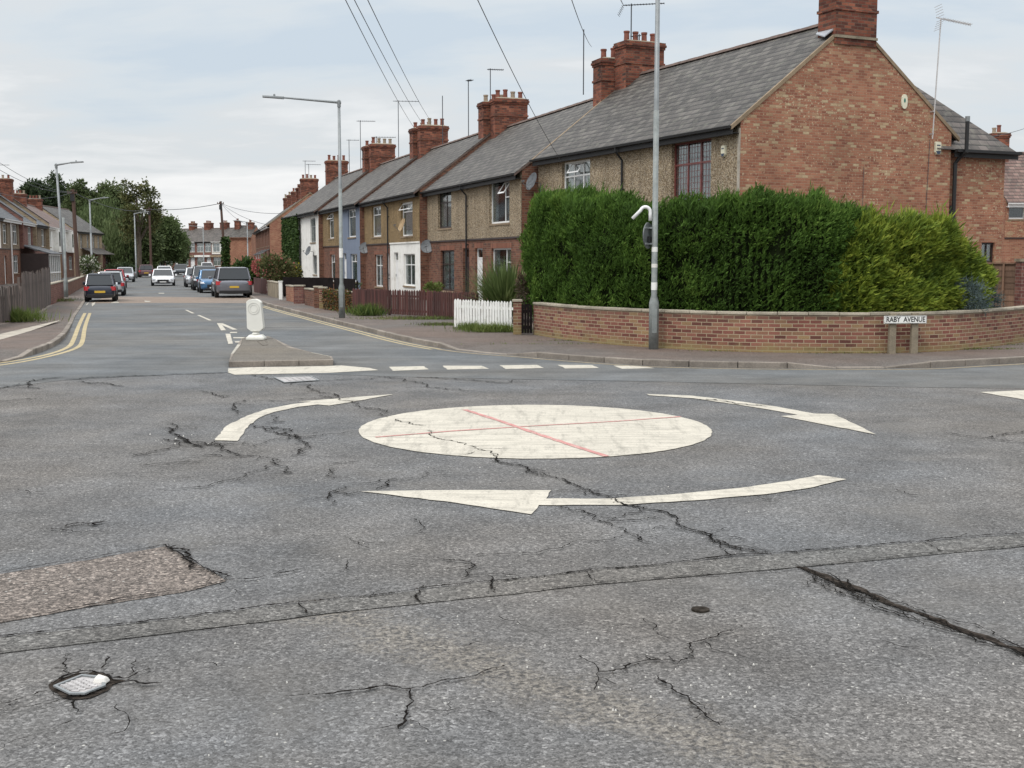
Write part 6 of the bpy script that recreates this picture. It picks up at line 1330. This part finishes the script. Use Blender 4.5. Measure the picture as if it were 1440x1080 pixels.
hedge('conifer_hedge', 'tall dark green conifer hedge behind the curved brick wall', 748, 1200, tops1, .85, 'leaf_hedge', 42000, .16, .026, bias=(.45, -.15, .55), bump=.26)
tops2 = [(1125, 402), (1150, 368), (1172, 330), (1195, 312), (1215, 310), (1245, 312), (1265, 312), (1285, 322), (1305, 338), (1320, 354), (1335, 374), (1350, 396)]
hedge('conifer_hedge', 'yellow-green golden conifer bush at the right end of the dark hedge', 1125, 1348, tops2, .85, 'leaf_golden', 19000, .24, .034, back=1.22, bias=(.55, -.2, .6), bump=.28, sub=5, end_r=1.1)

def blob(name, label, cat, c, rad, n, l, wd, mat, extra=None, clump=14, drop=.0, shell=.55, trunk=True, group=None, up=.3):
    """shrub: leaf clumps spread through an ellipsoid"""
    c = Vector(c); r = thing(name, label, cat, (c.x, c.y, max(0, c.z - rad[2])), group=group); P, D, Ls = [], [], []; mi = []
    cl = [Vector((random.gauss(0, 1), random.gauss(0, 1), random.gauss(0, 1))).normalized() * random.uniform(shell, 1) for _ in range(max(4, n // clump))]
    for i in range(n):
        k = cl[i % len(cl)]; sp = .16; q = Vector((k.x + random.gauss(0, sp), k.y + random.gauss(0, sp), k.z + random.gauss(0, sp))); d = (k + Vector((random.gauss(0, .6), random.gauss(0, .6), random.gauss(0, .6) + up - drop))).normalized()
        P.append(c + Vector((q.x * rad[0], q.y * rad[1], q.z * rad[2]))); D.append(d); Ls.append(l * random.uniform(.6, 1.4))
        mi.append(1 if extra and random.random() < extra[1] else 0)
    leafmesh('foliage', np.array(P), np.array(D), Ls, [wd * random.uniform(.7, 1.3) for _ in P], [mat] + ([extra[0]] if extra else []), r, mi)
    if trunk:
        b = MB()
        for _ in range(4): a = random.random() * 6; b.tube([(0, 0, 0), (math.cos(a) * rad[0] * .4, math.sin(a) * rad[1] * .4, rad[2] * 1.2)], [.03, .012], 5)
        b.build('stems', 'bark', r)
    return r
p = offset(WL, .35); p = [q for q in p if abs(px_of(q) - 1352) < 12][0]
blob('lavender_bush', 'blue-grey feathery bush spilling over the wall right of the street sign', 'bush', (p.x, p.y, 1.18), (.50, .35, .42), 5200, .10, .016, 'leaf_bluegrey', clump=30)
p = [q for q in offset(WL, .5) if abs(px_of(q) - 1385) < 10][0]
blob('lavender_bush', 'smaller blue-grey bush right of the feathery one, before the panel fence', 'bush', (p.x, p.y, 1.10), (.32, .3, .30), 1800, .10, .016, 'leaf_bluegrey', clump=26)
# spiky bush by the white pickets
sb_ = G(711, 452, WZ); r = thing('spiky_bush', 'spiky sword-leaved bush behind the white picket fence', 'bush', (sb_.x, sb_.y, WZ)); b = MB()
for i in range(760):
    a = random.random() * 2 * math.pi; el = random.betavariate(2, 1.6) * R(78) + R(8); l = random.uniform(1.25, 2.0); h0 = Vector((math.cos(a), math.sin(a), 0)); off = h0 * random.uniform(0, .38) + Vector((0, 0, random.uniform(.1, .45))); p0_ = off; dz = Vector((h0.x * math.cos(el), h0.y * math.cos(el), math.sin(el))); w_ = random.uniform(.018, .032); sd = Vector((-h0.y, h0.x, 0)) * w_
    m1 = p0_ + dz * l * .5; m2 = p0_ + dz * l * .95 - Vector((0, 0, l * .10 * math.cos(el))); b.poly([p0_ - sd * .6, p0_ + sd * .6, m1 + sd, m1 - sd]); b.poly([m1 - sd, m1 + sd, m2])
b.build('sword_leaves', 'leaf_spike', r, fix=False)
MB().lathe([(.14, 0), (.11, .5), (.06, .7)], n=8).build('stem', 'bark', r)
def grass(label, px, n, l=.22, wd=.012, spread=(.5, .15), z=WZ, mat='leaf_grass', name='weeds', up=1.0, extra=None):
    c = G(px[0], px[1], z); P = np.stack([RNG.normal(c.x, spread[0], n), RNG.normal(c.y, spread[1], n), np.full(n, z - .01)], 1); D = np.stack([RNG.normal(0, .45, n), RNG.normal(0, .45, n), np.full(n, up)], 1)
    mi = (RNG.random(n) < (extra[1] if extra else 0)).astype(int); o = leafmesh(name, P, D, l * RNG.uniform(.4, 1.3, n), wd, [mat] + ([extra[0]] if extra else []), None, mi); return prop(o, label, 'weeds', kind='stuff')
grass('weeds growing at the foot of the white picket fence', (695, 467), 1300, .26, .016, (.42, .13)); grass('weeds at the left end of the white pickets', (660, 464), 500, .24, .014, (.15, .1)); grass('weed tuft at the foot of the brown fence', (517, 444), 900, .42, .022, (.26, .16), extra=('leaf_ivy', .3)); grass('grass strip before the brown picket fence', (600, 449), 2200, .13, .012, (.9, .28), extra=('leaf_dead', .4)); grass('grass beside the white picket fence', (622, 457), 1200, .09, .012, (.35, .3), extra=('leaf_dead', .4))
grass('long weeds at the foot of the leaning left fence', (8, 453), 1700, .45, .022, (.5, .12)); grass('dry weeds along the left brick wall', (84, 424), 500, .2, .014, (.3, .8), extra=('leaf_dead', .5)); grass('weed sprigs at the foot of the curved wall', (840, 484), 220, .06, .010, (1.5, .06)); grass('mossy weeds at the wall right of the street sign', (1370, 491), 500, .05, .010, (.55, .07), extra=('leaf_dead', .3))
for f in (.12, .3, .42, .55, .63, .9):
    q = WL[int(len(WL) * f)]; n = 160; P = np.stack([RNG.normal(q.x, .5, n), RNG.normal(q.y - .06, .05, n), np.full(n, WZ)], 1); o = leafmesh('weeds', P, np.stack([RNG.normal(0, .5, n), RNG.normal(0, .5, n), np.full(n, .7)], 1), .05 * RNG.uniform(.4, 1.3, n), .01, ['leaf_grass', 'leaf_dead'], None, (RNG.random(n) < .5).astype(int)); prop(o, 'tiny weeds where the curved wall meets the footway', 'weeds', kind='stuff')
# dead creeper on the low wall
r = thing('dead_creeper', 'rusty withered creeper hanging on the low wall behind the lamp post', 'creeper', tuple(V3(G(475, 438, WZ), WZ))); a_, b_ = G(455, 434.8, WZ), G(494, 440, WZ); n = 2600; t = RNG.random(n); P = np.stack([a_.x + (b_.x - a_.x) * t, a_.y + (b_.y - a_.y) * t - .06 - RNG.random(n) * .12, WZ + RNG.random(n) ** .8 * .78], 1)
leafmesh('foliage', P, RNG.normal(0, 1, (n, 3)), .09 * RNG.uniform(.5, 1.3, n), .05, ['leaf_rust', 'leaf_dead', 'leaf_ivy'], r, RNG.choice(3, n, p=[.35, .4, .25]))
# ivy over the house front beyond the white one
r = thing('ivy', 'dark ivy covering the front of the house left of the white one', 'ivy', (A5.x, A5.y, .1)); n = 9000; hl5 = L5 / 2; t = RNG.random(n) * (hl5 + .4) - .3; z = RNG.random(n) * 5.0 + .1; keep = ~((abs(t - hl5 * .40) < .22) & (z < 4.6) & (z > 1.2)) ; t, z = t[keep], z[keep]; n = len(t); dp = .05 + .32 * np.abs(np.array([nz(t[i], 0, z[i], .9) for i in range(n)])) * RNG.random(n) + .08
bk_ = BK(d2); P = np.stack([A5.x + d2.x * t - bk_.x * dp, A5.y + d2.y * t - bk_.y * dp, z], 1); leafmesh('foliage', P, np.stack([RNG.normal(-bk_.x, .6, n), RNG.normal(-bk_.y, .6, n), RNG.normal(-.5, .5, n)], 1), .22 * RNG.uniform(.6, 1.3, n), .17, 'leaf_ivy', r)
bk3 = Vector((bk_.x, bk_.y, 0)); b = MB(); b.tube([V3(A5, .1) + V3(d2, 0) * 1.0 - bk3 * .05, V3(A5, 4.5) + V3(d2, 0) * 1.3 - bk3 * .05], .05, 6); b.build('stems', 'bark', r, world=True)
r = thing('ivy', 'ivy sleeve round the foot of the right-hand telegraph pole', 'ivy', (TP1.x, TP1.y, .1)); n = 1500; a = RNG.random(n) * 6.28; z = RNG.random(n) ** 1.3 * 4.0; rr = .12 + .25 * RNG.random(n); leafmesh('foliage', np.stack([TP1.x + .35 + rr * np.cos(a), TP1.y + rr * np.sin(a), z + .1], 1), RNG.normal(0, 1, (n, 3)), .3, .22, 'leaf_ivy', r)

def at(px, py, Y): return WY(px, py, Y)
def shrub_px(label, x0, x1, y0, y1, Y, mat, n=1500, l=.16, wd=.09, extra=None, name='shrub', cat='shrub', dy=1.0):
    a, b2 = WY(x0, (y0 + y1) / 2, Y), WY(x1, (y0 + y1) / 2, Y); zt, zb = WY(x0, y0, Y).z, max(.1, WY(x0, y1, Y).z); return blob(name, label, cat, ((a.x + b2.x) / 2, Y, (zt + zb) / 2), ((b2.x - a.x) / 2 * .95, dy, (zt - zb) / 2 * .95), n, l, wd, mat, extra, clump=18)
shrub_px('straggly bush with small red flowers over the front fence', 364, 412, 358, 402, 72, 'leaf_olive', 3200, .16, .09, ('petal_red', .07)); shrub_px('yellow-green bush between red flowers and ivy house', 398, 424, 368, 400, 74, 'leaf_olive', 1300, .15, .09, ('petal_yellow', .10)); shrub_px('dark green bush behind the parked grey four-by-four', 326, 372, 366, 398, 90, 'leaf_ivy', 2600, .25, .15)
shrub_px('bush with bright red leaves left of the straggly bush', 357, 367, 364, 386, 80, 'petal_red', 500, .16, .1); shrub_px('climbing rose sprawling on the white house', 438, 449, 376, 394, 84, 'leaf_ivy', 500, .14, .08, ('petal_red', .1)); shrub_px('white flowering bush on the left behind the parked cars', 113, 136, 362, 384, 88, 'leaf_mid', 1700, .2, .12, ('petal_white', .28)); shrub_px('clipped dark hedge at the foot of the willow', 148, 192, 372, 388, 140, 'leaf_dark', 1800, .3, .2, dy=2)
shrub_px('green shrub peeping over the brown picket fence', 598, 622, 398, 412, 52, 'leaf_grass', 500, .13, .06, dy=.5); shrub_px('dark shrub behind the gate by the hedge end', 728, 748, 384, 430, 33, 'leaf_dead', 700, .14, .03, dy=.4); shrub_px('potted plants under the blue house window', 480, 512, 398, 406, 60, 'leaf_mid', 300, .12, .06, dy=.3)
shrub_px('wispy buddleia rising behind the golden bush', 1208, 1228, 296, 312, 28, 'leaf_olive', 260, .16, .03, dy=.3)

def tree(name, label, px, Y, ytop, ybot, halfw, mat, n, l=.42, style='round', seed=0, dens=1.0):
    n = int(n * (1.7 if style == 'round' else 1.15))
    rs = random.Random(seed); p = WY(px, 385, Y); zt = WY(px, ytop, Y).z; zb = max(.5, WY(px, ybot, Y).z); r = thing(name, label, 'tree', (p.x, p.y, 0), 0, 'trees behind the left side of the street'); hw = halfw * Y / F; cz = (zt + zb) / 2; hz = (zt - zb) / 2
    tb = MB(); tb.tube([(0, 0, -.1), (.1, 0, cz * .5), (-.1, .1, cz * 1.1), (0, 0, zt * .82)], [.32, .26, .16, .05], 8)
    P, D, Ls, Ws = [], [], [], []; NC = {'round': 110, 'willow': 100, 'airy': 46, 'cone': 60}[style]
    for c in range(NC):
        th, ph = rs.random() * 6.283, math.acos(rs.uniform(-.9, 1)); rr = rs.uniform(.45, 1.0) ** .6; 
        k = Vector((math.sin(ph) * math.cos(th), math.sin(ph) * math.sin(th), math.cos(ph))) * rr
        if style == 'cone': f = (1 - (k.z + 1) / 2) ** .6 + .12; k.x *= f; k.y *= f
        cpos = Vector((k.x * hw, k.y * hw * .9, cz + k.z * hz)); cr_ = hw * rs.uniform(.13, .27)
        if c % 3 == 0: z0_ = max(.8, cpos.z * .55); tb.tube([(0, 0, z0_), (cpos.x * .5, cpos.y * .5, (z0_ + cpos.z) / 2 + .3), tuple(cpos)], [.10, .06, .02], 5)
        m_ = int(n / NC * rs.uniform(.6, 1.4))
        for _ in range(m_):
            v_ = Vector((rs.gauss(0, .5), rs.gauss(0, .5), rs.gauss(0, .42))); q = cpos + v_ * cr_ * 1.5
            if style == 'willow': q.z -= abs(rs.gauss(0, 1)) * hz * .30; d = Vector((rs.gauss(0, .25), rs.gauss(0, .25), -1))
            else: d = (v_.normalized() + Vector((rs.gauss(0, .6), rs.gauss(0, .6), rs.gauss(0, .5) + .1)))
            if q.z < .3: continue
            P.append(q + Vector((p.x, p.y, 0))); D.append(d); Ls.append(l * rs.uniform(.6, 1.4) * (1.5 if style == 'willow' else 1)); Ws.append(l * rs.uniform(.35, .7) * (.55 if style == 'willow' else 1))
    tb.build('trunk', 'bark', r); leafmesh('crown', np.array(P), np.array(D), Ls, Ws, mat, r); return r
tree('conifer_tree', 'leftmost dark tree, its round top above the left chimneys', 57, 195, 246, 370, 24, 'leaf_dark', 9000, .5, 'round', 1); tree('conifer_tree', 'dark tree between the leftmost dark one and the lamp arm', 86, 200, 249, 375, 22, 'leaf_dark', 9000, .5, 'round', 2)
tree('broadleaf_tree', 'dense green tree behind the wooden telegraph pole', 118, 190, 253, 380, 26, 'leaf_mid', 10000, .5, 'round', 3); tree('broadleaf_tree', 'green tree rising behind the willow crown', 158, 190, 258, 380, 26, 'leaf_mid', 9500, .5, 'round', 4)
tree('willow_tree', 'big willow with hanging branches, left half of the green mass', 148, 172, 272, 384, 34, 'leaf_willow', 17000, .36, 'willow', 5); tree('willow_tree', 'second hanging willow, behind the middle left street lamp', 180, 160, 283, 385, 30, 'leaf_willow', 14000, .36, 'willow', 6)
tree('birch_tree', 'tall airy tree with gaps of sky, right of the willows', 196, 142, 250, 345, 26, 'leaf_olive', 3600, .38, 'airy', 7); tree('broadleaf_tree', 'lower round tree before the closing terrace', 229, 165, 304, 374, 27, 'leaf_willow', 11000, .42, 'round', 8); tree('broadleaf_tree', 'dark low tree between the willow and the round tree', 205, 160, 318, 384, 20, 'leaf_mid', 7000, .42, 'round', 9)
tree('broadleaf_tree', 'small tree by the closing terrace under the chimneys', 252, 175, 330, 372, 14, 'leaf_mid', 3000, .42, 'round', 10)
